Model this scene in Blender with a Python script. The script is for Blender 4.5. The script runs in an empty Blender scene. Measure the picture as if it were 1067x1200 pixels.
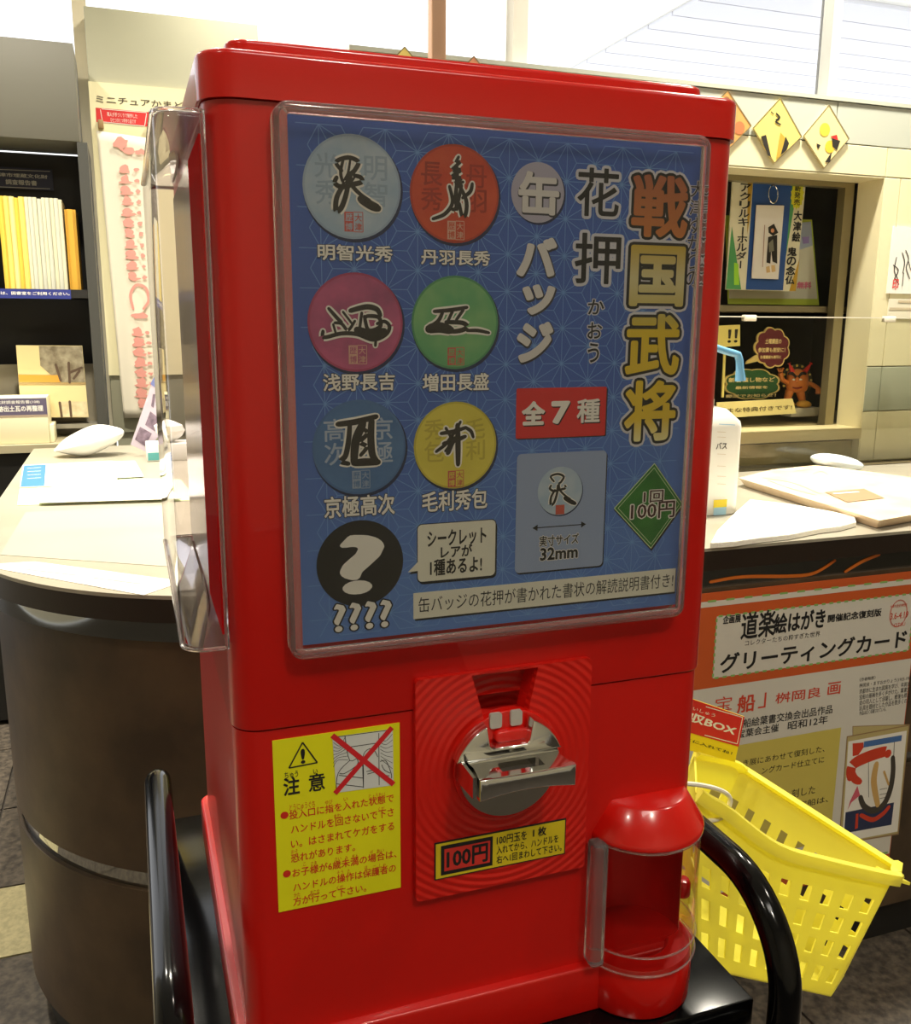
import bpy, bmesh, math, random
import numpy as np
from mathutils import Vector, Matrix
from math import sin, cos, pi, radians
random.seed(7)
S = bpy.context.scene
COL = S.collection

# ------------------------------------------------------------------ camera
FPX = 1069.06
YAW, PITCH, ROLL = -0.34071487, 0.20526981, 0.00587523
CAM = Vector((-0.0443, -0.5068, 1.35))
def _rot():
    B = Matrix(((1, 0, 0), (0, 0, -1), (0, 1, 0)))
    ca, sa = cos(YAW), sin(YAW); cp, sp = cos(PITCH), sin(PITCH); cr, sr = cos(ROLL), sin(ROLL)
    Ry = Matrix(((ca, 0, sa), (0, 1, 0), (-sa, 0, ca)))
    Rx = Matrix(((1, 0, 0), (0, cp, -sp), (0, sp, cp)))
    Rz = Matrix(((cr, -sr, 0), (sr, cr, 0), (0, 0, 1)))
    return Rz @ Rx @ Ry @ B          # world -> camera (x right, y down, z forward)
R = _rot(); RT = R.transposed()
def ray(x, y): return RT @ Vector(((x - 533.5) / FPX, (y - 600) / FPX, 1.0))
def atY(x, y, Y):
    r = ray(x, y); return CAM + r * ((Y - CAM.y) / r.y)
def atZ(x, y, Z):
    r = ray(x, y); return CAM + r * ((Z - CAM.z) / r.z)
def atX(x, y, X):
    r = ray(x, y); return CAM + r * ((X - CAM.x) / r.x)
cd = bpy.data.cameras.new('camera'); cam = bpy.data.objects.new('camera', cd); COL.objects.link(cam)
cd.sensor_fit = 'HORIZONTAL'; cd.sensor_width = 36; cd.lens = 36 * FPX / 1067
cd.clip_start = 0.01
Mw = Matrix.Identity(4)
for i in range(3):
    Mw[i][0] = R[0][i]; Mw[i][1] = -R[1][i]; Mw[i][2] = -R[2][i]
Mw.translation = CAM
cam.matrix_world = Mw
S.camera = cam

# ------------------------------------------------------------------ world, lights, exposure
w = bpy.data.worlds.new('sky'); S.world = w; w.use_nodes = True
bg = w.node_tree.nodes['Background']; bg.inputs[0].default_value = (0.96, 0.98, 1, 1); bg.inputs[1].default_value = 1.7
S.view_settings.view_transform = 'Standard'; S.view_settings.look = 'None'
S.view_settings.gamma = 1; S.view_settings.use_curve_mapping = False
S.view_settings.exposure = 0.0
def disc_light(x, y, z, power, r=0.09, col=(1, .93, .78), spread=None):
    l = bpy.data.lights.new('downlight', 'AREA'); l.shape = 'DISK'; l.size = 2 * r; l.energy = power; l.color = col
    if spread: l.spread = radians(spread)
    o = bpy.data.objects.new('downlight', l); o.location = (x, y, z); COL.objects.link(o); return o
CEIL = 3.1
for (x, y, p, sp) in [(-.1, 1.75, 36, 110), (1.6, 1.3, 36, 110), (.6, 2.6, 22, 140), (2.6, 1.2, 20, 120), (-1.0, 2.3, 34, 120),
                      (.1, .55, 7, 120), (-1.3, -.9, 9, 160), (.4, -1.6, 14, 160), (1.7, -.6, 12, 160)]:
    disc_light(x, y, CEIL - .03, p, .08, spread=sp)
def area(name, loc, rot, sx, sy, power, col):
    l = bpy.data.lights.new(name, 'AREA'); l.shape = 'RECTANGLE'; l.size = sx; l.size_y = sy; l.energy = power; l.color = col
    o = bpy.data.objects.new(name, l); o.location = loc; o.rotation_euler = rot; COL.objects.link(o)
area('ceiling_panel_light', (0.3, -1.3, CEIL - .04), (0, 0, 0), 1.2, .3, 12, (1, .95, .85))

# ------------------------------------------------------------------ materials
def lin(c):
    return tuple(((v / 255) / 12.92 if v / 255 <= .04045 else ((v / 255 + .055) / 1.055) ** 2.4) for v in c) + (1,)
MC = {}
def mat(name, col, rough=.5, metal=0, coat=0, spec=.5, noise=None, bump=None, sub=None):
    if name in MC: return MC[name]
    m = bpy.data.materials.new(name); m.use_nodes = True; nt = m.node_tree; b = nt.nodes['Principled BSDF']
    c = lin(col)
    b.inputs['Base Color'].default_value = c; b.inputs['Roughness'].default_value = rough
    b.inputs['Metallic'].default_value = metal; b.inputs['Coat Weight'].default_value = coat
    b.inputs['Specular IOR Level'].default_value = spec
    if noise or bump:
        tc = nt.nodes.new('ShaderNodeTexCoord')
    if noise:
        c2, sc, det = noise
        n = nt.nodes.new('ShaderNodeTexNoise'); n.inputs['Scale'].default_value = sc; n.inputs['Detail'].default_value = det
        nt.links.new(tc.outputs['Object'], n.inputs['Vector'])
        cr = nt.nodes.new('ShaderNodeValToRGB'); cr.color_ramp.elements[0].color = c; cr.color_ramp.elements[1].color = lin(c2)
        cr.color_ramp.elements[0].position = .35; cr.color_ramp.elements[1].position = .65
        nt.links.new(n.outputs['Fac'], cr.inputs['Fac']); nt.links.new(cr.outputs['Color'], b.inputs['Base Color'])
    if bump:
        sc, st = bump
        n = nt.nodes.new('ShaderNodeTexNoise'); n.inputs['Scale'].default_value = sc; n.inputs['Detail'].default_value = 4
        nt.links.new(tc.outputs['Object'], n.inputs['Vector'])
        bp = nt.nodes.new('ShaderNodeBump'); bp.inputs['Strength'].default_value = st; bp.inputs['Distance'].default_value = .002
        nt.links.new(n.outputs['Fac'], bp.inputs['Height']); nt.links.new(bp.outputs['Normal'], b.inputs['Normal'])
    if sub:
        b.inputs['Subsurface Weight'].default_value = sub; b.inputs['Subsurface Radius'].default_value = (.02, .01, .005); b.inputs['Subsurface Scale'].default_value = .5
    MC[name] = m; return m
def clear(name, tint=(255, 255, 255), rough=.02, ior=1.47, gain=1.0):
    if name in MC: return MC[name]
    m = bpy.data.materials.new(name); m.use_nodes = True; nt = m.node_tree; nt.nodes.clear()
    o = nt.nodes.new('ShaderNodeOutputMaterial'); mx = nt.nodes.new('ShaderNodeMixShader'); t = nt.nodes.new('ShaderNodeBsdfTransparent')
    g = nt.nodes.new('ShaderNodeBsdfGlossy'); f = nt.nodes.new('ShaderNodeFresnel'); f.inputs['IOR'].default_value = ior
    mu = nt.nodes.new('ShaderNodeMath'); mu.operation = 'MULTIPLY'; mu.inputs[1].default_value = gain; mu.use_clamp = True
    t.inputs[0].default_value = lin(tint); g.inputs['Roughness'].default_value = rough
    nt.links.new(f.outputs[0], mu.inputs[0]); nt.links.new(mu.outputs[0], mx.inputs[0]); nt.links.new(t.outputs[0], mx.inputs[1]); nt.links.new(g.outputs[0], mx.inputs[2])
    nt.links.new(mx.outputs[0], o.inputs[0]); MC[name] = m; return m
def glass(name, tint=(255, 255, 255), rough=.03):
    if name in MC: return MC[name]
    m = bpy.data.materials.new(name); m.use_nodes = True; b = m.node_tree.nodes['Principled BSDF']
    b.inputs['Base Color'].default_value = lin(tint); b.inputs['Transmission Weight'].default_value = 1; b.inputs['Roughness'].default_value = rough
    b.inputs['IOR'].default_value = 1.47; MC[name] = m; return m

RED = mat('red_plastic', (196, 16, 8), .32, coat=.25, bump=(60, .04))
REDS = mat('red_plastic_gloss', (204, 20, 12), .2, coat=.3)
CHROME = mat('chrome', (225, 225, 222), .09, 1)
STEEL = mat('brushed_steel', (190, 188, 180), .32, 1)
BLACKG = mat('black_gloss', (6, 6, 7), .13, coat=.0, spec=.3)
ACR = clear('acrylic', (254, 254, 254), .03, 1.42, .6)
ACRR = glass('acrylic_rim', (255, 246, 246), .08); ACRR.node_tree.nodes['Principled BSDF'].inputs['Transmission Weight'].default_value = .94
WHITE = mat('white_paper', (245, 243, 236), .6)
INK = mat('ink_black', (14, 13, 14), .55)

# ------------------------------------------------------------------ object helpers
WL = {}
def finish(o, label=None, cat=None, group=None, kind=None):
    if label: o['label'] = label
    if cat: o['category'] = cat
    if group: o['group'] = group
    if kind: o['kind'] = kind
    return o
def thing(name, label, cat, loc, group=None):
    o = bpy.data.objects.new(name, None); o.location = loc; COL.objects.link(o); WL[o.name] = Vector(loc)
    o.empty_display_size = .05
    return finish(o, label, cat, group)
def link(name, me, parent=None, mats=None, smooth=35):
    if mats is not None:
        for m in (mats if isinstance(mats, (list, tuple)) else [mats]): me.materials.append(m)
    n = len(me.vertices)
    if n:
        xs = [v.co.x for v in me.vertices]; ys = [v.co.y for v in me.vertices]; zs = [v.co.z for v in me.vertices]
        c = Vector(((min(xs) + max(xs)) / 2, (min(ys) + max(ys)) / 2, min(zs)))
        me.transform(Matrix.Translation(-c))
    else: c = Vector((0, 0, 0))
    if smooth:
        for p in me.polygons: p.use_smooth = True
        me.set_sharp_from_angle(angle=radians(smooth))
    o = bpy.data.objects.new(name, me); COL.objects.link(o); WL[o.name] = c
    if parent is not None:
        o.parent = parent; o.location = c - WL[parent.name]
    else: o.location = c
    return o
def bm_mesh(bm, name='m'):
    me = bpy.data.meshes.new(name); bmesh.ops.recalc_face_normals(bm, faces=bm.faces[:]); bm.to_mesh(me); bm.free(); return me
def add_box(bm, x0, x1, y0, y1, z0, z1):
    v = [bm.verts.new(p) for p in ((x0, y0, z0), (x1, y0, z0), (x1, y1, z0), (x0, y1, z0), (x0, y0, z1), (x1, y0, z1), (x1, y1, z1), (x0, y1, z1))]
    fs = [bm.faces.new([v[i] for i in f]) for f in ((0, 3, 2, 1), (4, 5, 6, 7), (0, 1, 5, 4), (1, 2, 6, 5), (2, 3, 7, 6), (3, 0, 4, 7))]
    return fs
def box(name, x0, x1, y0, y1, z0, z1, m, parent=None, bev=0, seg=2):
    bm = bmesh.new(); add_box(bm, min(x0, x1), max(x0, x1), min(y0, y1), max(y0, y1), min(z0, z1), max(z0, z1))
    if bev: bmesh.ops.bevel(bm, geom=bm.edges[:], offset=bev, segments=seg, affect='EDGES', profile=.5)
    return link(name, bm_mesh(bm), parent, m)
def rrect(x0, x1, y0, y1, r, seg=6):
    pts = []
    rs = r if isinstance(r, (list, tuple)) else [r] * 4
    for (cx, cy, a0, q) in ((x1, y1, 0, rs[0]), (x0, y1, 90, rs[1]), (x0, y0, 180, rs[2]), (x1, y0, 270, rs[3])):
        sx = -1 if cx == x1 else 1; sy = -1 if cy == y1 else 1
        for k in range(seg + 1):
            a = radians(a0 + 90 * k / seg); pts.append((cx + sx * q + q * cos(a), cy + sy * q + q * sin(a)))
    return pts
def prism_bm(pts, z0, z1, top=0, bottom=0, seg=3, axis='Z'):
    bm = bmesh.new()
    f = (lambda p, z: (p[0], p[1], z)) if axis == 'Z' else ((lambda p, z: (p[0], z, p[1])) if axis == 'Y' else (lambda p, z: (z, p[0], p[1])))
    a = [bm.verts.new(f(p, z0)) for p in pts]; b = [bm.verts.new(f(p, z1)) for p in pts]; n = len(pts)
    fb = bm.faces.new(a[::-1]); ft = bm.faces.new(b)
    for i in range(n): bm.faces.new((a[i], a[(i + 1) % n], b[(i + 1) % n], b[i]))
    bmesh.ops.recalc_face_normals(bm, faces=bm.faces[:])
    if top: bmesh.ops.bevel(bm, geom=list(ft.edges), offset=top, segments=seg, affect='EDGES', profile=.5)
    if bottom:
        fb = [x for x in bm.faces if len(x.verts) >= n and all(abs((v.co.z if axis == 'Z' else v.co.y if axis == 'Y' else v.co.x) - z0) < 1e-6 for v in x.verts)]
        if fb: bmesh.ops.bevel(bm, geom=list(fb[0].edges), offset=bottom, segments=seg, affect='EDGES', profile=.5)
    return bm
def prism(name, pts, z0, z1, m, parent=None, top=0, bottom=0, axis='Z', seg=3):
    return link(name, bm_mesh(prism_bm(pts, z0, z1, top, bottom, seg, axis)), parent, m)
def catmull(pts, n=8):
    P = [Vector(p) for p in pts]; out = []
    for i in range(len(P) - 1):
        p0 = P[max(i - 1, 0)]; p1 = P[i]; p2 = P[i + 1]; p3 = P[min(i + 2, len(P) - 1)]
        for k in range(n):
            t = k / n
            out.append(.5 * ((2 * p1) + (p2 - p0) * t + (2 * p0 - 5 * p1 + 4 * p2 - p3) * t * t + (3 * p1 - p0 - 3 * p2 + p3) * t ** 3))
    out.append(P[-1]); return out
def tube_bm(pts, r, sides=16, bm=None, closed=False, caps=True):
    bm = bm or bmesh.new(); P = [Vector(p) for p in pts]; rings = []; n = len(P); prev = None
    for i, p in enumerate(P):
        d = (P[(i + 1) % n] - P[i - 1]) if closed else (P[min(i + 1, n - 1)] - P[max(i - 1, 0)]); d.normalize()
        if prev is None: u = d.orthogonal().normalized()
        else: u = (prev - d * prev.dot(d)).normalized()
        prev = u; v = d.cross(u); rr = r[i] if isinstance(r, (list, tuple)) else r
        rings.append([bm.verts.new(p + (u * cos(2 * pi * k / sides) + v * sin(2 * pi * k / sides)) * rr) for k in range(sides)])
    for i in range(n if closed else n - 1):
        a, b = rings[i], rings[(i + 1) % n]
        for k in range(sides): bm.faces.new((a[k], a[(k + 1) % sides], b[(k + 1) % sides], b[k]))
    if caps and not closed: bm.faces.new(rings[0][::-1]); bm.faces.new(rings[-1])
    return bm
def lathe_bm(prof, cx, cy, a0=0, a1=360, n=40):
    bm = bmesh.new(); rings = []; full = abs(a1 - a0) >= 360; m = n if full else n + 1
    for r, z in prof:
        if r < 1e-6: rings.append([bm.verts.new((cx, cy, z))])
        else: rings.append([bm.verts.new((cx + r * cos(radians(a0 + (a1 - a0) * k / n)), cy + r * sin(radians(a0 + (a1 - a0) * k / n)), z)) for k in range(m)])
    for a, b in zip(rings, rings[1:]):
        for k in range(n):
            k2 = (k + 1) % m if full else k + 1
            if len(a) == 1 and len(b) == 1: continue
            if len(a) == 1: bm.faces.new((a[0], b[k2], b[k]))
            elif len(b) == 1: bm.faces.new((a[k], a[k2], b[0]))
            else: bm.faces.new((a[k], a[k2], b[k2], b[k]))
    return bm
def boolean(o, cutters):
    for c in cutters:
        co = bpy.data.objects.new('cutter', c); COL.objects.link(co)
        md = o.modifiers.new('cut', 'BOOLEAN'); md.operation = 'DIFFERENCE'; md.object = co; md.solver = 'EXACT'
        bpy.context.view_layer.update()
        co.matrix_world = Matrix.Translation(-Vector((0, 0, 0)))
        bpy.context.view_layer.update()
        dg = bpy.context.evaluated_depsgraph_get(); me = bpy.data.meshes.new_from_object(o.evaluated_get(dg))
        o.modifiers.clear(); old = o.data; o.data = me; bpy.data.meshes.remove(old); bpy.data.objects.remove(co)
    for p in o.data.polygons: p.use_smooth = True
    o.data.set_sharp_from_angle(angle=radians(30))

# ------------------------------------------------------------------ flat print
GC = {}
from mathutils.geometry import delaunay_2d_cdt
def union2d(vs, fs, eps=1e-6):
    """overlapping outlines merged into one flat region without coplanar overlaps"""
    fs2 = []
    for f in fs:
        A = sum(vs[f[i]][0] * vs[f[(i + 1) % len(f)]][1] - vs[f[(i + 1) % len(f)]][0] * vs[f[i]][1] for i in range(len(f)))
        if abs(A) > 1e-12: fs2.append(list(f) if A > 0 else list(f)[::-1])
    r = delaunay_2d_cdt([Vector(v) for v in vs], [], fs2, 0, eps)
    P = np.array([tuple(v) for v in r[0]]); F = [f for f in r[2] if len(f) == 3]
    if not F: return vs, fs
    C = P[np.array(F)].mean(axis=1); ok = np.zeros(len(F), bool); V = np.array(vs)
    for k in sorted({len(f) for f in fs2}):
        Q = V[np.array([f for f in fs2 if len(f) == k])]; ins = np.ones((len(F), len(Q)), bool)
        for i in range(k):
            a = Q[:, i]; b = Q[:, (i + 1) % k]
            ins &= ((b[:, 0] - a[:, 0])[None] * (C[:, 1, None] - a[None, :, 1]) - (b[:, 1] - a[:, 1])[None] * (C[:, 0, None] - a[None, :, 0])) >= -1e-12
        ok |= ins.any(axis=1)
    return [tuple(v) for v in P], [tuple(f) for f, o in zip(F, ok) if o]
def union_runs(vs, fs, eps):
    """union2d, one run of horizontally touching outlines (a character) at a time"""
    it = sorted((min(vs[i][0] for i in f), max(vs[i][0] for i in f), f) for f in fs); V = []; F = []; run = []; end = -1e9
    def flush():
        if not run: return
        idx = {}; lv = []
        lf = []
        for f in run:
            g = []
            for i in f:
                if i not in idx: idx[i] = len(lv); lv.append(vs[i])
                g.append(idx[i])
            lf.append(g)
        a, b = union2d(lv, lf, eps); k = len(V); V.extend(a); F.extend(tuple(k + i for i in f) for f in b); run.clear()
    for lo, hi, f in it:
        if lo > end + 1e-4: flush()
        run.append(f); end = max(end, hi)
    flush(); return V, F
def glyphs(s, bold=0.0):
    """filled glyph outlines; bold > 0 thickens every contour by that much with short round-jointed strips"""
    key = (s, round(bold, 4))
    if key not in GC:
        if bold:
            vs, fs, x0, x1, y0, y1 = glyphs(s, 0.0); vs = list(vs); fs = list(fs); cnt = {}
            for f in fs:
                for i in range(len(f)):
                    a, b = f[i], f[(i + 1) % len(f)]; cnt[(min(a, b), max(a, b))] = cnt.get((min(a, b), max(a, b)), 0) + 1
            seen = set(); n = 6 if bold < .04 else 8
            for (a, b), c in cnt.items():
                if c != 1: continue
                ax, ay = vs[a]; bx, by = vs[b]; dx, dy = bx - ax, by - ay; L = math.hypot(dx, dy)
                if L < 1e-7: continue
                nx, ny = -dy / L * bold, dx / L * bold; k = len(vs)
                vs += [(ax - nx, ay - ny), (bx - nx, by - ny), (bx + nx, by + ny), (ax + nx, ay + ny)]; fs.append((k, k + 1, k + 2, k + 3))
                for q in (a, b):
                    p = (round(vs[q][0], 3), round(vs[q][1], 3))
                    if p in seen: continue
                    seen.add(p); k = len(vs); cx, cy = vs[q]
                    vs += [(cx + bold * cos(2 * pi * j / n), cy + bold * sin(2 * pi * j / n)) for j in range(n)]; fs.append(tuple(range(k, k + n)))
            vs, fs = union_runs(vs, fs, 2e-4); GC[key] = (vs, fs, x0, x1, y0, y1); return GC[key]
        c = bpy.data.curves.new('t', 'FONT'); c.body = s; c.resolution_u = 2 if len(s) > 3 else 4
        o = bpy.data.objects.new('t', c); COL.objects.link(o); bpy.context.view_layer.update()
        dg = bpy.context.evaluated_depsgraph_get(); me = bpy.data.meshes.new_from_object(o.evaluated_get(dg))
        bm = bmesh.new(); bm.from_mesh(me); bmesh.ops.remove_doubles(bm, verts=bm.verts[:], dist=1e-5); bm.to_mesh(me); bm.free()
        vs = [(v.co.x, v.co.y) for v in me.vertices]; fs = [tuple(p.vertices) for p in me.polygons]
        bpy.data.objects.remove(o); bpy.data.meshes.remove(me); bpy.data.curves.remove(c)
        GC[key] = (vs, fs, min(v[0] for v in vs), max(v[0] for v in vs), min(v[1] for v in vs), max(v[1] for v in vs))
    return GC[key]
class Print:
    """thin layers of print on one real plane: o + s*u + t*v, layers stand off along the normal"""
    def __init__(s, o, u=(1, 0, 0), v=(0, 0, 1), gap=.00012):
        s.o = Vector(o); s.u = Vector(u).normalized(); s.v = Vector(v).normalized(); s.n = s.u.cross(s.v).normalized(); s.gap = gap
        s.reset()
    j = 0
    def reset(s): s.V = []; s.F = []; s.M = []; s.mats = []
    def at(s, x, y):
        r = ray(x, y); t = (s.o - CAM).dot(s.n) / r.dot(s.n); p = CAM + r * t - s.o; return (p.dot(s.u), p.dot(s.v))
    def mi(s, m):
        if m not in s.mats: s.mats.append(m)
        return s.mats.index(m)
    def raw(s, vs, fs, m, L):
        b = len(s.V); k = s.mi(m); s.j = (s.j + .013) % .39; L += s.j
        s.V += [s.o + s.u * a + s.v * c + s.n * (L * s.gap) for a, c in vs]
        for f in fs: s.F.append(tuple(b + i for i in f)); s.M.append(k)
    def poly(s, pts, m, L=1, px=True):
        if px: pts = [s.at(*p) for p in pts]
        A = sum(pts[i][0] * pts[(i + 1) % len(pts)][1] - pts[(i + 1) % len(pts)][0] * pts[i][1] for i in range(len(pts)))
        if A < 0: pts = pts[::-1]
        s.raw(pts, [tuple(range(len(pts)))], m, L)
    def rect(s, tl, br, m, L=1, r=0):
        a = s.at(*tl); b = s.at(*br); x0, x1, y0, y1 = a[0], b[0], b[1], a[1]
        s.poly(rrect(x0, x1, y0, y1, r, 5) if r else [(x0, y0), (x1, y0), (x1, y1), (x0, y1)], m, L, False)
    def disc(s, c, r, m, L=1, n=40, ry=None, px=True):
        c = s.at(*c) if px else c; ry = ry or r
        s.poly([(c[0] + r * cos(2 * pi * k / n), c[1] + ry * sin(2 * pi * k / n)) for k in range(n)], m, L, False)
    def ring(s, c, r, w_, m, L=1, n=40, px=True, ry=None):
        c = s.at(*c) if px else c; ry = ry or r; vs = []; fs = []
        for k in range(n):
            a = 2 * pi * k / n; vs += [(c[0] + r * cos(a), c[1] + ry * sin(a)), (c[0] + (r - w_) * cos(a), c[1] + (ry - w_) * sin(a))]
        for k in range(n): q = (k + 1) % n; fs.append((2 * k + 1, 2 * k, 2 * q, 2 * q + 1))
        s.raw(vs, fs, m, L)
    def stroke(s, pts, w_, m, L=1, px=True, smooth=6, taper=True):
        P = [s.at(*p) for p in pts] if px else pts
        P = catmull([(a, b, 0) for a, b in P], smooth) if (len(P) > 2 and smooth) else [Vector((a, b, 0)) for a, b in P]
        n = len(P); vs = []; fs = []
        for i, p in enumerate(P):
            d = (P[min(i + 1, n - 1)] - P[max(i - 1, 0)]).normalized(); q = Vector((-d.y, d.x, 0))
            ww = w_ / 2 * ((.75 + .35 * sin(pi * (.15 + .75 * i / max(1, n - 1)))) if taper else 1)
            vs += [(p + q * ww)[:2], (p - q * ww)[:2]]
        for i in range(n - 1): fs.append((2 * i + 1, 2 * i + 3, 2 * i + 2, 2 * i))
        if taper:
            vs = [tuple(v) for v in vs]
            for c, rr in ((P[0], w_ * .42), (P[-1], w_ * .40)):
                k = len(vs); vs += [(c.x + rr * cos(2 * pi * i / 10), c.y + rr * sin(2 * pi * i / 10)) for i in range(10)]; fs.append(tuple(range(k, k + 10)))
            vs, fs = union2d(vs, fs, 1e-6)
        s.raw(vs, fs, m, L)
    def text(s, st, tl, br, m, L=1, bold=0.0, px=True, keep=False):
        a = s.at(*tl) if px else tl; b = s.at(*br) if px else br
        vs, fs, x0, x1, y0, y1 = glyphs(st, bold)
        g0 = glyphs(st, 0.0); x0, x1, y0, y1 = g0[2:]
        sx = (b[0] - a[0]) / (x1 - x0); sy = (a[1] - b[1]) / (y1 - y0)
        if keep: sx = sy = min(sx, sy)
        s.raw([(a[0] + (x - x0) * sx, b[1] + (y - y0) * sy) for x, y in vs], fs, m, L)
    def vtext(s, st, tl, br, m, L=1, bold=0.0, gapf=.12, px=True):
        """characters one under another inside the pixel box"""
        a = s.at(*tl) if px else tl; b = s.at(*br) if px else br; n = len(st); h = (a[1] - b[1]) / (n - gapf)
        for i, ch in enumerate(st):
            if ch == ' ': continue
            t = a[1] - i * h
            if ch == 'ー':
                xm = (a[0] + b[0]) / 2; ww = (b[0] - a[0]) * .07; s.poly([(xm - ww, t - h * .95), (xm + ww, t - h * .95), (xm + ww, t - h * .05), (xm - ww, t - h * .05)], m, L, False); continue
            s.text(ch, (a[0], t), (b[0], t - h * (1 - gapf)), m, L, bold, px=False)
    def build(s, name, parent=None, label=None, kind=None):
        me = bpy.data.meshes.new(name); me.from_pydata([tuple(v) for v in s.V], [], s.F); me.polygons.foreach_set('material_index', s.M); me.update()
        o = link(name, me, parent, s.mats, smooth=0)
        if label: o['label'] = label
        if kind: o['kind'] = kind
        s.reset(); return o
def slab(name, corners, th, m, parent=None, n=None):
    """thin sheet with thickness through four or more real corner points"""
    c = [Vector(p) for p in corners]; nn = (c[1] - c[0]).cross(c[2] - c[0]).normalized() if n is None else Vector(n)
    bm = bmesh.new(); a = [bm.verts.new(p) for p in c]; b = [bm.verts.new(p + nn * th) for p in c]; k = len(c)
    bm.faces.new(a); bm.faces.new(b[::-1])
    for i in range(k): bm.faces.new((a[i], b[i], b[(i + 1) % k], a[(i + 1) % k]))
    return link(name, bm_mesh(bm), parent, m, smooth=0)
# ================================================================== THE SETTING
GROUT = mat('grout', (58, 52, 46), .8)
T_DARK = mat('tile_dark', (104, 94, 82), .45, noise=((66, 60, 54), 60, 6), bump=(120, .2))
T_LIGHT = mat('tile_beige', (196, 184, 140), .45, noise=((170, 160, 122), 90, 6))
floor = finish(box('floor', -3, 5, -3, 5, -.06, -.004, GROUT), kind='structure')
tile_me = {}
for key, m in (('d', T_DARK), ('l', T_LIGHT)):
    pass
def tile(x0, x1, y0, y1, m):
    k = (round(x1 - x0, 3), round(y1 - y0, 3), m.name)
    if k not in tile_me:
        bm = bmesh.new(); add_box(bm, 0, x1 - x0, 0, y1 - y0, 0, .006); me = bm_mesh(bm, 'tile'); me.materials.append(m); tile_me[k] = me
    o = bpy.data.objects.new('tile', tile_me[k]); COL.objects.link(o); o.parent = floor; o.location = Vector((x0, y0, -.004)) - WL[floor.name]
for i in range(-4, 6):
    x0 = -.458 + i * .4
    yb = -.12 - .4
    for y0, y1, m in [(-.52, -.12, T_DARK), (-.12, .64, T_DARK), (.64, 1.045, T_DARK), (1.045, 1.447, T_DARK), (1.447, 1.722, T_LIGHT), (1.722, 2.12, T_DARK), (2.12, 2.52, T_DARK), (2.52, 2.92, T_DARK)]:
        tile(x0 + .003, x0 + .397, y0 + .003, y1 - .003, m)
CEILM = mat('ceiling_white', (236, 234, 226), .8)
ceiling = finish(box('ceiling', -3, 5, -3, 3.4, CEIL, CEIL + .05, CEILM), kind='structure')
canopy = finish(box('ceiling_2', 3.9, 13, 5.2, 13, 3.62, 3.68, CEILM), kind='structure')
SLAT = mat('ceiling_slat', (226, 226, 232), .6)
bm = bmesh.new(); add_box(bm, 0, 9.0, 0, .326, 0, .03); sl = bm_mesh(bm, 'slat'); sl.materials.append(SLAT)
for k in range(22):
    o = bpy.data.objects.new('slat', sl); COL.objects.link(o); o.parent = canopy; o.location = Vector((3.92, 5.25 + k * .34, 3.5895)) - WL[canopy.name]
WALLM = mat('wall_plaster', (222, 214, 190), .8)
finish(box('wall_front', -3, 5, -3.06, -3, 0, CEIL, WALLM), kind='structure')
finish(box('wall_left', -3.06, -3, -3, 3.4, 0, CEIL, WALLM), kind='structure')
finish(box('wall_right', 5, 5.06, -3, 3.4, 0, CEIL, WALLM), kind='structure')

# back wall of the right-hand counter with its service opening (panels laid separately)
PGREY = mat('panel_grey', (186, 190, 178), .55); PCREAM = mat('panel_cream', (228, 220, 182), .5); PBAND = mat('panel_band', (168, 172, 152), .5)
WY = 1.62
cr_ = bmesh.new()
OX1 = 1.975; OX0 = 1.15; OZ1 = 1.752; OZ0 = 1.06
for a in ((.458, 4.99, WY + .012, WY + .1, OZ1, 1.93), (.458, OX0, WY + .012, WY + .1, .0, OZ1), (OX1, 4.99, WY + .012, WY + .1, 0, OZ1), (OX0, OX1, WY + .05, WY + .1, 0, OZ0 - .05)): add_box(cr_, *a)
wb = finish(link('wall_back', bm_mesh(cr_), None, PCREAM), kind='structure')
def wpanel(x0, x1, z0, z1, m, pr=0): box('panel', x0 + .0015, x1 - .0015, WY - pr, WY + .013, z0 + .0015, z1 - .0015, m, wb, bev=.001, seg=1)
for a, b in ((.458, 1.0), (1.0, 1.79), (1.79, 2.9), (2.9, 4.0)):
    wpanel(a, b, 1.83, 1.935, PGREY)
for a, b in ((.458, 1.15), (1.15, 1.974), (1.974, 2.9), (2.9, 4.0)):
    wpanel(a, b, 1.752, 1.83, PCREAM)
for a, b in ((.458, 1.15), (2.03, 2.9), (2.9, 4.0)):
    wpanel(a, b, 1.23, 1.752, PCREAM); wpanel(a, b, 1.10, 1.23, PBAND); wpanel(a, b, .952, 1.10, PCREAM)
wpanel(1.974, 2.03, 1.23, 1.752, PCREAM); wpanel(1.974, 2.03, 1.10, 1.23, PBAND); wpanel(1.974, 2.03, .952, 1.10, PCREAM)
box('jamb', OX1 - .003, OX1 - .0002, WY + .001, WY + .1, .952, OZ1 - .003, PCREAM, wb)
box('jamb', OX0, OX1 - .003, WY + .001, WY + .1, OZ1 - .003, OZ1 - .0002, PCREAM, wb)
box('wall_cap', .455, 4.99, WY - .004, WY + .104, 1.9355, 1.945, PGREY, wb)
OLIVE = mat('olive_board', (150, 138, 98), .5, noise=((168, 154, 110), 14, 3))
box('lower_board', OX0, OX1, WY + .03, WY + .045, .952, 1.012, OLIVE, wb)
box('sill', OX0, OX1, WY - .002, WY + .1, 1.020, 1.052, mat('sill_beige', (196, 182, 140), .4), wb, bev=.002)

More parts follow.
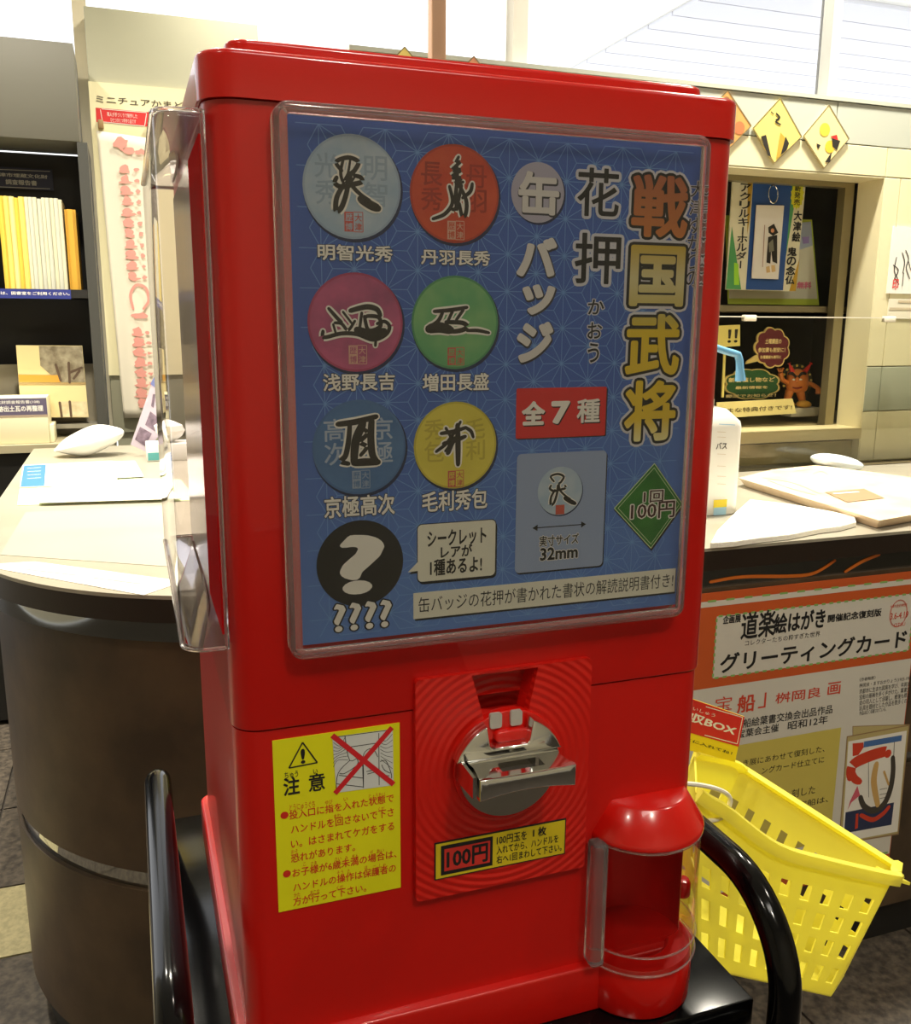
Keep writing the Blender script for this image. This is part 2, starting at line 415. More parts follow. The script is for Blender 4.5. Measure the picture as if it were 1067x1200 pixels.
# service window: metal frame, dark showcase behind
win = thing('window_1', None, None, (1.6, 1.75, 1.05)); win['kind'] = 'structure'
FR = mat('window_frame_metal', (150, 140, 108), .35, .6)
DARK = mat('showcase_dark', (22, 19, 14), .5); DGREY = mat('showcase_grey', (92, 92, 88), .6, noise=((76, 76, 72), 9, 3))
bm = bmesh.new(); add_box(bm, 1.93, 1.962, 1.722, 1.752, 1.052, 1.752); add_box(bm, OX0, 1.93, 1.722, 1.752, 1.735, 1.752)
link('frame', bm_mesh(bm), win, FR)
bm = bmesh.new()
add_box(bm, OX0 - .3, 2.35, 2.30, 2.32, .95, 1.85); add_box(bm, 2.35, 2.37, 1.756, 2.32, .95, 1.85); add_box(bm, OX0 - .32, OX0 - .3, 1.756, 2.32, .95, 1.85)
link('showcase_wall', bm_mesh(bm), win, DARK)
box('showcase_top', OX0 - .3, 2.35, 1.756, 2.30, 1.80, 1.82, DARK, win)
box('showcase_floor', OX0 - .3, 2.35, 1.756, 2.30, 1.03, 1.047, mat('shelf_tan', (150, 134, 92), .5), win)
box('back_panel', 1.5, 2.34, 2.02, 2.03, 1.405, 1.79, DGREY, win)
shelf = finish(box('display_shelf', OX0 - .28, 2.34, 1.765, 2.02, 1.385, 1.402, mat('shelf_grey', (128, 118, 88), .5)), 'grey brown shelf board inside the lit service opening', 'shelf')

# glazing above the wall
WHM = mat('mullion_white', (236, 232, 222), .5); GRM = mat('mullion_grey', (190, 190, 186), .5)
w2 = thing('window_2', None, None, (2, 1.68, 1.945)); w2['kind'] = 'structure'
def vpost(px0, px1, py, yy, m, name, parent, z0, d=.05, z1=CEIL - .001):
    a = atY(px0, py, yy); b = atY(px1, py, yy); return box(name, a.x, b.x, yy, yy + d, z0, z1, m, parent)
vpost(601, 618, 60, 1.66, WHM, 'mullion', w2, 1.9455)
vpost(973, 983, 60, 1.66, GRM, 'mullion', w2, 1.9455)
vpost(1240, 1256, 60, 1.66, GRM, 'mullion', w2, 1.9455)
for a, b in ((.46, .846), (.87, 1.755), (1.79, 3.0)):
    pass
PANE = clear('window_glass', (255, 255, 255), .01, 1.3)
box('pane', .40, 3.4, 1.70, 1.704, 1.9455, CEIL - .001, PANE, w2)

# rear partition, left
PART = mat('partition_beige', (174, 172, 148), .6, bump=(200, .05))
pt = finish(box('wall_rear', -.100, .449, 3.02, 3.08, 0, 2.366, PART), kind='structure')
box('panel', -.112, .455, 3.005, 3.0195, .95, 2.366, PART, pt, bev=.003)
a = atY(90, 40, 3.1); b = atY(103, 40, 3.1)
pole2 = finish(box('trim_1', a.x - .01, b.x, 3.09, 3.14, 0, CEIL - .001, mat('column_beige', (226, 216, 188), .5)), kind='structure')
box('trim_2', -1.6, -.14, 3.16, 3.2, 0, 1.9, DARK)['kind'] = 'structure'

# ================================================================== RECEPTION COUNTER
CT = mat('counter_top', (164, 158, 142), .3, noise=((154, 148, 132), 5, 3)); CE = mat('counter_edge', (38, 27, 20), .4); CW = mat('counter_wood', (90, 72, 52), .5, noise=((62, 48, 34), 7, 5), bump=(50, .15))
MIR = mat('mirror_band', (170, 172, 170), .05, 1)
def outline(r, inset):
    cx, cy = .19, 1.35; pts = []
    pts.append((-.345 + inset, 2.64))
    for k in range(41):
        a = radians(180 + 90 * k / 40); pts.append((cx + r * cos(a) , cy + r * sin(a)))
    yf = .857 + inset
    pts = [p for p in pts if p[1] > yf or True]
    pts += [(.45, cy - r + .01 + 0), (.9, yf), (3.2, yf), (3.2, 1.615), (.36, 1.615), (.36, 2.64)]
    return pts
rc = thing('reception_counter', 'long dark wood counter with pale top and rounded corner behind the machine', 'counter', (.2, 1.3, 0))
prism('worktop', outline(.53, 0), .944, .950, CT, rc)
prism('edge_band', outline(.530, 0), .907, .9438, CE, rc)
prism('mirror_strip', outline(.515, .012), .872, .9068, MIR, rc)
prism('body', outline(.495, .004), .462, .8718, CW, rc)
prism('mirror_strip', outline(.487, .02), .428, .4618, MIR, rc)
prism('body', outline(.495, .004), .100, .4278, CW, rc)
prism('kick_plinth', outline(.47, .03), .0025, .0998, mat('kick_black', (30, 28, 25), .6), rc)
# orange winding stripe on the front strip, right
pr = Print((0, .868, 0)); OR = mat('print_orange', (208, 108, 30), .5)
pr.stroke([(832, 682), (870, 676), (930, 675), (955, 671), (978, 657)], .006, OR, 3); pr.stroke([(990, 670), (1010, 658), (1030, 650)], .006, OR, 3)
pr.build('decorative_stripe', rc)

# ================================================================== CAPSULE MACHINE
mc = thing('capsule_machine', 'large red capsule toy vending machine with blue badge poster', 'vending machine', (.16, .16, .868))
# base
bs = prism('base', rrect(-.006, .326, -.006, .33, .012), .868, .9045, RED, mc, top=.002, bottom=.001)
low = prism('lower_door', rrect(0, .3202, .001, .325, [.012, .012, .016, .016], 8), .9045, 1.1135, RED, mc)
up = prism('upper_body', rrect(-.0008, .321, -.0005, .3255, [.012, .012, .018, .016], 8), 1.1145, 1.4605, RED, mc, bottom=.001)
lid = prism('lid', rrect(-.003, .323, -.003, .3285, [.014, .014, .02, .018], 8), 1.461, 1.4845, REDS, mc, top=.003)
plt = prism('lid_panel', rrect(.014, .309, .02, .31, .012, 5), 1.4845, 1.4955, REDS, mc, top=.0025)
cx_, cy_ = .281, .012
# coin plate with the funnel cut
PZ0, PZ1 = .9835, 1.1355
rings = bpy.data.materials.new('red_ringed'); rings.use_nodes = True; nt = rings.node_tree; b_ = nt.nodes['Principled BSDF']
b_.inputs['Base Color'].default_value = lin((204, 24, 14)); b_.inputs['Roughness'].default_value = .34
tc = nt.nodes.new('ShaderNodeTexCoord'); wv = nt.nodes.new('ShaderNodeTexWave'); wv.wave_type = 'RINGS'; wv.rings_direction = 'Y'; wv.inputs['Scale'].default_value = 62
mp = nt.nodes.new('ShaderNodeMapping'); mp.inputs['Location'].default_value = (0, 0, -.085); bp = nt.nodes.new('ShaderNodeBump'); bp.inputs['Strength'].default_value = .35; bp.inputs['Distance'].default_value = .0015
nt.links.new(tc.outputs['Object'], mp.inputs[0]); nt.links.new(mp.outputs[0], wv.inputs[0]); nt.links.new(wv.outputs['Fac'], bp.inputs['Height']); nt.links.new(bp.outputs[0], b_.inputs['Normal'])
plate = prism('coin_plate', rrect(.1085, .2293, PZ0, PZ1, .003, 3), .012, -.0045, rings, mc, axis='Y')
f = [atY(*p, -.0045) for p in ((551, 790), (632, 780), (619, 838), (566, 845))]
def fcut(y0, y1, dz=0):
    bm = bmesh.new(); a = [bm.verts.new((p.x, y0, p.z)) for p in f]
    c = sum((p.x for p in f)) / 4
    b = [bm.verts.new((c + (p.x - c) * .86, y1, p.z + (-.004 if i < 2 else .002))) for i, p in enumerate(f)]
    bm.faces.new(a); bm.faces.new(b[::-1])
    for i in range(4): bm.faces.new((a[i], b[i], b[(i + 1) % 4], a[(i + 1) % 4]))
    return bm_mesh(bm)
boolean(plate, [fcut(-.01, .010)]); boolean(up, [fcut(-.01, .010)]); boolean(low, [fcut(-.01, .010)])
DX, DZ = .1705, 1.0705
# canister niche
boolean(low, [bm_mesh(lathe_bm([(0, .9085), (.0345, .9085), (.0345, 1.0), (0, 1.004)], cx_, cy_ - .002, n=48)),])
# dial
def cyl_y(cx, cz, r, y0, y1, n=48): return [(cx + r * cos(2 * pi * k / n), cz + r * sin(2 * pi * k / n)) for k in range(n)]
prism('dial_rim', cyl_y(DX, DZ, .0375, 0, 0), .0, -.0065, REDS, mc, top=.001, axis='Y')
lowd = [(DX + .0345 * cos(radians(160 + 220 * k / 40)), DZ + .0345 * sin(radians(160 + 220 * k / 40))) for k in range(41)]
dial = prism('dial_disc', lowd, -.0065, -.009, STEEL, mc, top=.0006, axis='Y')
hd = []; HX = DX - .004
cut = .0115
for k in range(41):
    a = radians(19.5 + 141 * k / 40); x = HX + .0375 * cos(a); z = DZ + .0375 * sin(a); hd.append((x, z))
# notch between the two horns
horn = [p for p in hd if p[0] > HX + .0142] + [(HX + .0137, DZ + .021), (HX + .0117, DZ + .0188), (HX - .0117, DZ + .0188), (HX - .0137, DZ + .021)] + [p for p in hd if p[0] < HX - .0142]
arc = []
for k in range(11):
    t = k / 10; arc.append((HX - .0352 + .0704 * t, DZ + .0125 - .0012 * sin(pi * t)))
hshape = horn + arc
handle = prism('handle_plate', hshape, -.009, -.0185, CHROME, mc, top=.0012, axis='Y')
# web with a window, and the grip bar
bm = bmesh.new(); zt = DZ + .0115; zb = DZ + .002
ou = [(-.0335, -.0085), (.0335, -.0085), (.029, -.018), (.0265, -.026), (.030, -.041), (-.0335, -.041), (-.0315, -.026), (-.0325, -.018)]
inn = [(-.0145, -.0245), (.0105, -.0245), (.0120, -.0265), (.0120, -.0355), (-.0165, -.0355), (-.0160, -.0265)]
def ringprism(bm, ou, inn, z0, z1, m=len):
    from mathutils.geometry import delaunay_2d_cdt
    for z, fl in ((z0, 1), (z1, 0)):
        pts = [Vector(p) for p in ou + inn]; n1 = len(ou); n2 = len(inn)
        ed = [(i, (i + 1) % n1) for i in range(n1)] + [(n1 + i, n1 + (i + 1) % n2) for i in range(n2)]
        r = delaunay_2d_cdt(pts, ed, [], 0, 1e-7)
        vv = [bm.verts.new((p.x + DX, p.y, z)) for p in r[0]]
        def inside(c, poly):
            k = False; j = len(poly) - 1
            for i in range(len(poly)):
                if (poly[i][1] > c[1]) != (poly[j][1] > c[1]) and c[0] < (poly[j][0] - poly[i][0]) * (c[1] - poly[i][1]) / (poly[j][1] - poly[i][1]) + poly[i][0]: k = not k
                j = i
            return k
        for f_ in r[2]:
            c = sum((r[0][i] for i in f_), Vector((0, 0))) / len(f_)
            if inside(c, ou) and not inside(c, inn): bm.faces.new([vv[i] for i in f_])
        if z == z0: lo = vv
        else: hi = vv
    for base, n in ((0, len(ou)), (len(ou), len(inn))):
        for i in range(n): bm.faces.new((lo[base + i], lo[base + (i + 1) % n], hi[base + (i + 1) % n], hi[base + i]))
ringprism(bm, ou, inn, DZ + .003, DZ + .0122)
link('handle_web', bm_mesh(bm), mc, CHROME)
bar = []
for k in range(13):
    t = k / 12; bar.append((DX - .0335 + .0635 * t, DZ + .0125 - .0008 * sin(pi * t)))
for k in range(13):
    t = 1 - k / 12; bar.append((DX - .0335 + .0635 * t, DZ - .0015 + .003 * sin(pi * t)))
prism('handle_bar', bar, -.037, -.0425, CHROME, mc, top=.001, axis='Y')
# side cheeks of the grip, red
slab('grip_cheek', [(DX - .0345, -.0085, DZ - .004), (DX - .0345, -.038, DZ - .001), (DX - .0345, -.038, DZ + .0125), (DX - .0345, -.0085, DZ + .0125)], .002, CHROME, mc)
# little white coin guides under the funnel
for x in (-.0105, .0035):
    p = rrect(DX + x - .0035, DX + x + .0045, DZ + .0275, DZ + .0375, .0015, 3)
    prism('coin_guide', p, -.006, -.0085, mat('grey_plastic', (176, 172, 164), .3), mc, axis='Y')
prism('coin_slot_block', rrect(DX - .0112, DX + .0112, DZ + .0185, DZ + .0262, .003, 3), -.006, -.012, REDS, mc, top=.0015, axis='Y')
# canister: cup, cap and clear door
link('outlet_cup', bm_mesh(lathe_bm([(0, .869), (.0405, .869), (.0418, .871), (.0418, .905), (.0405, .9075), (.0255, .9075), (.0235, .906), (.021, .899), (0, .898)], cx_, cy_, n=64)), mc, REDS)
link('outlet_cap', bm_mesh(lathe_bm([(0, 1.001), (.044, 1.001), (.0452, 1.0022), (.0452, 1.0045), (.0445, 1.0062), (.0325, 1.0255), (.0305, 1.0268), (0, 1.0272)], cx_, cy_, n=64)), mc, REDS)
bm = lathe_bm([(.0436, .906), (.0436, 1.0005)], cx_, cy_, 178, 372, 48); 
me = bm_mesh(bm); o = link('outlet_door', me, mc, ACR, smooth=60)
bm = bmesh.new(); ang = [radians(180 + 190 * k / 48) for k in range(49)]
for zz in (.906, .9205, 1.0): link('door_edge', bm_mesh(tube_bm([(cx_ + .0440 * cos(a), cy_ + .0440 * sin(a), zz) for a in ang], .0007, 8)), mc, ACRR)
box('door_pull', .2315, .2425, -.016, -.002, .910, 1.004, ACRR, mc, bev=.003, seg=3)
kn = lathe_bm([(0, 0), (.006, 0), (.0065, .001), (.0065, .010), (.005, .013), (0, .014)], 0, 0, n=20); me = bm_mesh(kn)
me.transform(Matrix.Translation((.3265, .02, .925))); link('corner_knob', me, mc, REDS)

# front window: poster card, clear panel and rim
YP = -.0045
a = atY(333, 131, YP); c = atY(823, 173, YP); d_ = atY(356, 755, YP); e_ = atY(793, 709, YP)
PX0, PX1, PZT, PZB = (a.x + d_.x) / 2, (c.x + e_.x) / 2, (a.z + c.z) / 2, (d_.z + e_.z) / 2
blue = bpy.data.materials.new('poster_blue'); blue.use_nodes = True; nt = blue.node_tree; b_ = nt.nodes['Principled BSDF']; b_.inputs['Roughness'].default_value = .5
tc = nt.nodes.new('ShaderNodeTexCoord'); sx = nt.nodes.new('ShaderNodeSeparateXYZ'); cr = nt.nodes.new('ShaderNodeValToRGB'); ns = nt.nodes.new('ShaderNodeTexNoise'); ns.inputs['Scale'].default_value = 14
ad = nt.nodes.new('ShaderNodeMath'); ad.operation = 'MULTIPLY_ADD'; ad.inputs[1].default_value = .5; 
cr.color_ramp.elements[0].color = lin((96, 134, 204)); cr.color_ramp.elements[1].color = lin((66, 100, 180)); cr.color_ramp.elements[0].position = .22; cr.color_ramp.elements[1].position = .62
g = nt.nodes.new('ShaderNodeMath'); g.operation = 'MULTIPLY'; g.inputs[1].default_value = 2.2
nt.links.new(tc.outputs['Object'], sx.inputs[0]); nt.links.new(tc.outputs['Object'], ns.inputs['Vector']); nt.links.new(sx.outputs['Z'], g.inputs[0]); nt.links.new(ns.outputs['Fac'], ad.inputs[0]); nt.links.new(g.outputs[0], ad.inputs[2])
nt.links.new(ad.outputs[0], cr.inputs['Fac']); nt.links.new(cr.outputs['Color'], b_.inputs['Base Color'])
card = box('poster_card', PX0, PX1, YP, YP + .0008, PZB, PZT, blue, mc)
card['label'] = 'blue printed poster card behind the clear window'
C_ = [atY(*p, -.013) for p in ((316, 113), (838, 159), (345, 778), (801, 722))]
CX0, CX1, CZ1, CZ0 = (C_[0].x + C_[2].x) / 2, (C_[1].x + C_[3].x) / 2, (C_[0].z + C_[1].z) / 2, (C_[2].z + C_[3].z) / 2
box('window_cover', CX0 + .004, CX1 - .004, -.0128, -.0112, CZ0 + .004, CZ1 - .004, ACR, mc)
# rim: swept L-shaped ring
def rim_bm(x0, x1, z0, z1, prof, r=.008, seg=5):
    base = rrect(x0, x1, z0, z1, r, seg); n = len(base); cx = (x0 + x1) / 2; cz = (z0 + z1) / 2; bm = bmesh.new(); R_ = []
    for ins, y in prof:
        rr = rrect(x0 + ins, x1 - ins, z0 + ins, z1 - ins, max(r - ins, .001), seg); R_.append([bm.verts.new((p[0], y, p[1])) for p in rr])
    m = len(R_)
    for j in range(m):
        A, B = R_[j], R_[(j + 1) % m]
        for i in range(n): bm.faces.new((A[i], A[(i + 1) % n], B[(i + 1) % n], B[i]))
    return bm
link('cover_rim', bm_mesh(rim_bm(CX0, CX1, CZ0, CZ1, [(.0, -.0006), (.0, -.0105), (.0012, -.0127), (.003, -.0134), (.0062, -.0134), (.0068, -.0128), (.0068, -.0108), (.0032, -.0104), (.0026, -.0090), (.0026, -.0006)])), mc, ACRR, smooth=50)
# left side cover
def side_cover():
    prof = []
    x1 = -.0012; x0 = -.0255; y0, y1 = .004, .30; r = .013
    pts = [(x1, y0), (x0 + r, y0)] + [(x0 + r - r * sin(radians(90 * k / 8)), y0 + r - r * cos(radians(90 * k / 8))) for k in range(1, 9)] + [(x0, y1 - r)] + [(x0 + r - r * cos(radians(90 * k / 8)), y1 - r + r * sin(radians(90 * k / 8))) for k in range(1, 9)] + [(x1, y1)]
    return pts
sp_ = side_cover(); z0, z1 = 1.166, 1.455
bm = bmesh.new(); th = .002
rows = []
for (ins, z) in ((.004, z0), (.0012, z0 + .0012), (0, z0 + .004), (0, z1 - .004), (.0012, z1 - .0012), (.004, z1)):
    cxm, cym = -.004, .152
    row = [bm.verts.new((min(-.0012, p[0] + ins * (1 if p[0] < -.003 else 0)), p[1] + ins * (1 if p[1] < cym else -1), z)) for p in sp_]; rows.append(row)
for a_, b2 in zip(rows, rows[1:]):
    for i in range(len(sp_) - 1): bm.faces.new((a_[i], a_[i + 1], b2[i + 1], b2[i]))
bm.faces.new(rows[0]); bm.faces.new(rows[-1])
so = link('side_cover', bm_mesh(bm), mc, clear('acrylic_side', (236, 232, 234), .03, 1.5, .9), smooth=50)
bm = bmesh.new()
tube_bm([(p[0], p[1], z0 + .0005) for p in sp_], .0012, 8, bm); tube_bm([(p[0], p[1], z1 - .0005) for p in sp_], .0012, 8, bm)
tube_bm([(-.0012, .004, z0), (-.0012, .004, z1)], .0013, 8, bm)
link('side_cover_edge', bm_mesh(bm), mc, ACRR)
box('side_light_panel', -.0028, -.0012, .10, .29, 1.172, 1.445, mat('side_reflection_pale', (214, 206, 186), .15), mc)  # added pale panel, its colour stands in for reflections and refraction along the side
box('side_light_panel', -.0030, -.0014, .012, .0995, 1.172, 1.445, mat('side_glow_red', (235, 8, 20), .7, spec=.05), mc)  # added panel, brighter red in place of light shining through the plastic

# ---------------------------------------------------------------- poster print
pb = Print((0, YP - .0001, 0), gap=.00008)
q5 = lambda x, y: (330 + x / 3.748, 120 + y / 3.748)
q6 = lambda x, y: (340 + x / 3.529, 420 + y / 3.529)
q7 = lambda x, y: (580 + x / 3.81, 130 + y / 3.81)
q8 = lambda x, y: (580 + x / 3.529, 420 + y / 3.529)
# hemp-leaf lines
HL = mat('print_pattern_blue', (112, 156, 214), .5)
p1 = pb.at(*q5(160, 95)); pit = .0208; dx = pit * .866
def clipline(a, b):
    for p in (a, b):
        if not (PX0 + .001 < p[0] < PX1 - .001 and PZB + .001 < p[1] < PZT - .001): return
    pb.stroke([a, b], 00.00042, HL, .5, px=False, smooth=0, taper=False)
for i in range(-3, 16):
    for j in range(-20, 5):
        x = p1[0] + i * dx; y = p1[1] + j * pit + (pit / 2 if i % 2 else 0)
        up_ = (x, y + pit); rt = (x + dx, y + pit / 2); rd = (x + dx, y - pit / 2)
        clipline((x, y), up_); clipline((x, y), rt); clipline((x, y), rd)
        for tri in (((x, y), up_, rt), ((x, y), rt, rd)):
            c = (sum(p[0] for p in tri) / 3, sum(p[1] for p in tri) / 3)
            for p in tri: clipline(p, c)
pb.build('hemp_leaf_pattern', card)
PW = mat('print_white', (235, 232, 224), .5); SHD = mat('print_shadow', (36, 48, 84), .55); PRED = mat('print_red', (214, 44, 44), .5)
BK = mat('print_black', (26, 26, 28), .5); OUTL = mat('print_pale', (206, 206, 214), .5); SEAL = mat('print_seal', (196, 84, 66), .5)
def badge(c, r, cols, back, kan, kcol, strokes, q, seal, w_=.0026, lab='', white=True):
    cc = pb.at(*q(*c))
    pb.disc((cc[0] + .0007, cc[1] - .0012), r * 1.02, SHD, 1, px=False)
    pb.disc(cc, r, back[0], 2, px=False); pb.disc((cc[0], cc[1]), r * .955, back[1], 3, px=False)
    if kan:
        for ch, (ux, uy) in zip(kan, ((.48, .38), (.48, -.12), (-.52, .38), (-.52, -.12))):
            s_ = r * .23; x, y = cc[0] + ux * r, cc[1] + uy * r
            pb.text(ch, (x - s_, y + s_), (x + s_, y - s_), kcol, 4, .012, px=False)
    x, y = pb.at(*q(*seal)); s_ = r * .19
    pb.poly([(x - s_, y - s_), (x, y - s_), (x, y + s_), (x - s_, y + s_)], cols, 4, False)
    for a, b in (((0, s_), (s_, s_)), ((s_, s_), (s_, -s_)), ((s_, -s_), (0, -s_))): pb.stroke([(x + a[0], y + a[1]), (x + b[0], y + b[1])], .0004, cols, 4, px=False, smooth=0, taper=False)
    for ch, ux, uy, mm in (('大', .5, .45, cols), ('津', .5, -.5, cols), ('歴', -.5, .45, back[1]), ('博', -.5, -.5, back[1])):
        pb.text(ch, (x + (ux - .38) * s_, y + (uy + .38) * s_), (x + (ux + .38) * s_, y + (uy - .38) * s_), mm, 5, .01, px=False)
    for st in strokes:
        ww = w_ * (st[0] if isinstance(st[0], (int, float)) else 1); ps = st[1:] if isinstance(st[0], (int, float)) else st
        pb.stroke([q(*p) for p in ps], ww + .0021, PW, 6)
    for st in strokes:
        ww = w_ * (st[0] if isinstance(st[0], (int, float)) else 1); ps = st[1:] if isinstance(st[0], (int, float)) else st
        pb.stroke([q(*p) for p in ps], ww, INKB, 7)
    pb.build('badge_picture', card, lab)
INKB = mat('print_ink', (44, 40, 36), .5)
def tone(n, a, b, sc=60): return mat(n, a, .5, noise=(b, sc, 3))
sealr = mat('print_seal_red', (204, 92, 84), .5)
badge((310, 372), .0268, sealr, (tone('b1r', (150, 170, 196), (166, 184, 202)), tone('b1', (160, 184, 206), (186, 200, 212))), '丹羽長秀'[:0] + '明智光秀', tone('b1k', (146, 166, 188), (156, 174, 194)), [
    (1.0, (262, 300), (238, 262), (290, 243), (335, 262), (318, 300), (300, 320), (308, 365), (345, 405), (385, 432)),
    (.75, (268, 255), (258, 300), (262, 335), (278, 370)), (.6, (300, 250), (290, 310), (275, 345), (300, 350), (318, 330)),
    (1.1, (240, 330), (232, 355), (262, 372), (305, 362), (350, 350), (345, 330), (318, 322)),
    (1.2, (268, 365), (240, 420), (238, 475), (262, 460), (285, 390), (290, 330)),
    (2.0, (345, 425), (390, 452), (422, 466))], q5, (315, 525), .0022, 'pale blue round badge picture')
badge((760, 403), .0262, mat('print_seal_pale', (214, 170, 150), .5), (tone('b2r', (186, 66, 44), (172, 60, 44)), tone('b2', (208, 82, 50), (196, 64, 40))), '丹羽長秀', tone('b2k', (150, 48, 34), (166, 52, 38)), [
    (.9, (775, 240), (762, 268), (782, 262), (745, 300), (788, 296), (742, 330), (790, 332), (755, 358), (795, 350)),
    (1.5, (765, 285), (768, 350)),
    (1.1, (768, 350), (762, 420), (768, 470)), (1.1, (775, 360), (808, 430), (806, 490), (790, 498), (778, 445)),
    (1.0, (735, 370), (748, 440), (715, 490), (662, 512)), (1.0, (835, 358), (826, 392), (792, 420)), (1.0, (788, 365), (765, 460), (745, 470))], q5, (763, 562), .0020, 'orange red round badge picture')
badge((325, 967), .0268, mat('print_seal_pale', (214, 170, 150), .5), (tone('b3r', (176, 70, 110), (160, 60, 100)), tone('b3', (196, 92, 134), (156, 78, 118))), None, None, [
    (1.0, (180, 1005), (185, 1032), (260, 1015), (330, 1018), (400, 1042), (455, 1020), (472, 985), (450, 962), (418, 972)),
    (.9, (205, 905), (245, 950), (262, 965)), (.8, (232, 968), (262, 972), (290, 1000), (320, 960)), (.7, (268, 920), (310, 975)),
    (1.3, (300, 915), (370, 898), (415, 908), (432, 935)), (.9, (350, 925), (340, 1000)), (1.0, (362, 940), (380, 1000), (430, 985), (425, 945), (380, 938), (365, 945)),
    (2.2, (330, 1000), (395, 1020), (448, 1005)), (.9, (412, 1040), (410, 1068)), (.7, (225, 975), (235, 1010))], q5, (333, 1108), .0021, 'magenta round badge picture')
badge((762, 968), .0262, sealr, (tone('b4r', (84, 150, 104), (70, 140, 94)), tone('b4', (92, 166, 112), (134, 186, 124), 40)), None, None, [
    (1.0, (668, 918), (740, 912), (812, 900)), (1.0, (705, 922), (685, 960), (648, 985)), (1.0, (748, 918), (728, 960)), (1.0, (795, 912), (765, 955)),
    (2.6, (645, 995), (690, 988), (740, 1000)), (1.2, (720, 965), (790, 968), (812, 985), (790, 1000), (745, 1005), (730, 985)), (.9, (812, 1002), (860, 1002), (908, 1012))], q5, (763, 1115), .0021, 'green round badge picture')
badge((287, 368), .0270, mat('print_seal_blue', (150, 166, 190), .5), (tone('b5r', (70, 108, 160), (84, 122, 170)), tone('b5', (84, 124, 174), (70, 110, 160))), '京極高次', tone('b5k', (170, 184, 204), (160, 176, 200)), [
    (1.3, (195, 272), (270, 262), (355, 240)), (1.2, (245, 275), (240, 340), (228, 400), (208, 425), (240, 435)), (1.9, (300, 268), (270, 340), (262, 430)), (1.7, (262, 432), (310, 428), (362, 428)),
    (1.6, (335, 255), (332, 330), (338, 395), (355, 425)), (1.0, (300, 290), (318, 310), (288, 345), (315, 365), (290, 400))], q6, (292, 500), .0024, 'dark blue round badge picture')
badge((683, 360), .0257, sealr, (tone('b6r', (200, 186, 70), (190, 176, 60)), tone('b6', (222, 208, 84), (212, 198, 74))), '毛利秀包', tone('b6k', (196, 180, 70), (190, 174, 64)), [
    (.9, (602, 385), (645, 350), (680, 300), (702, 262)), (1.0, (622, 310), (680, 300), (725, 285)), (.9, (642, 288), (662, 325)), (1.5, (650, 390), (665, 350), (680, 330)), (1.4, (690, 275), (692, 360), (692, 438)),
    (1.1, (632, 352), (690, 335), (722, 322)), (.9, (722, 285), (745, 300), (755, 325)), (.9, (655, 365), (640, 382))], q6, (683, 497), .0022, 'yellow round badge picture')
# question badge
pb.disc(q6(290, 848), .0258, BK, 2); pb.text('?', q6(222, 742), q6(370, 957), PW, 4, .03); pb.build('question_badge', card, 'black disc with a white question mark')
def outlined(st, tl, br, m, out, b1=.02, b2=.06, L=4, ver=False):
    fn = pb.vtext if ver else pb.text
    fn(st, tl, br, out, L, b2); fn(st, tl, br, m, L + 1, b1)
for st, tl, br in (('明智光秀', q5(158, 622), q5(485, 700)), ('丹羽長秀', q5(612, 645), q5(912, 718)), ('浅野長吉', q6(135, 65), q6(430, 130)), ('増田長盛', q6(547, 65), q6(818, 130)), ('京極高次', q6(140, 575), q6(430, 642)), ('毛利秀包', q6(545, 553), q6(812, 618)), ('????', q6(183, 1020), q6(415, 1105))):
    outlined(st, tl, br, PW, BK, .022, .055); pb.build('name_lettering', card)
# speech bubble
def bubble(tl, br, m, r, dx, dy, L, tail=None):
    pb.rect((tl[0] + dx, tl[1] + dy), (br[0] + dx, br[1] + dy), m, L, r)
    if tail: pb.poly([(p[0] + dx, p[1] + dy) for p in tail], m, L)
CRM = mat('print_cream', (226, 224, 208), .5)
tl_ = [q6(530, 838), q6(485, 885), q6(530, 878)]
bubble(q6(525, 688), q6(846, 898), BK, .003, 1.6, 2.4, 1, tl_); bubble(q6(523, 686), q6(848, 900), BK, .003, 0, 0, 1.5); bubble(q6(526, 689), q6(845, 896), CRM, .0028, 0, 0, 2.2, tl_)
pb.text('シークレット', q6(567, 715), q6(808, 762), BK, 4, .025); pb.text('レアが', q6(622, 777), q6(750, 814), BK, 4, .025); pb.text('1種あるよ!', q6(578, 834), q6(790, 880), BK, 4, .025)
pb.build('speech_bubble', card)
pb.rect((486, 698), (795, 696.5), BK, 1); a = pb.at(484, 694.5); b = pb.at(794, 694)
pb.reset()
x0 = pb.at(484, 694)[0]; x1 = PX1 - .002; zt = (pb.at(484, 694)[1] + pb.at(788, 667)[1]) / 2; zb = (pb.at(485, 725)[1] + pb.at(788, 694)[1]) / 2
pb.poly([(x0 + .001, zb - .0012), (x1, zb - .0012), (x1, zt - .001), (x0 + .001, zt - .001)], BK, 1, False); pb.poly([(x0, zb), (x1 - .0005, zb), (x1 - .0005, zt), (x0, zt)], CRM, 2, False)
pb.text('缶バッジの花押が書かれた書状の解読説明書付き!', (pb.at(490, 700)[0], zt - .003), (x1 - .002, zb + .0035), BK, 3, .0, px=False); pb.build('caption_strip', card)
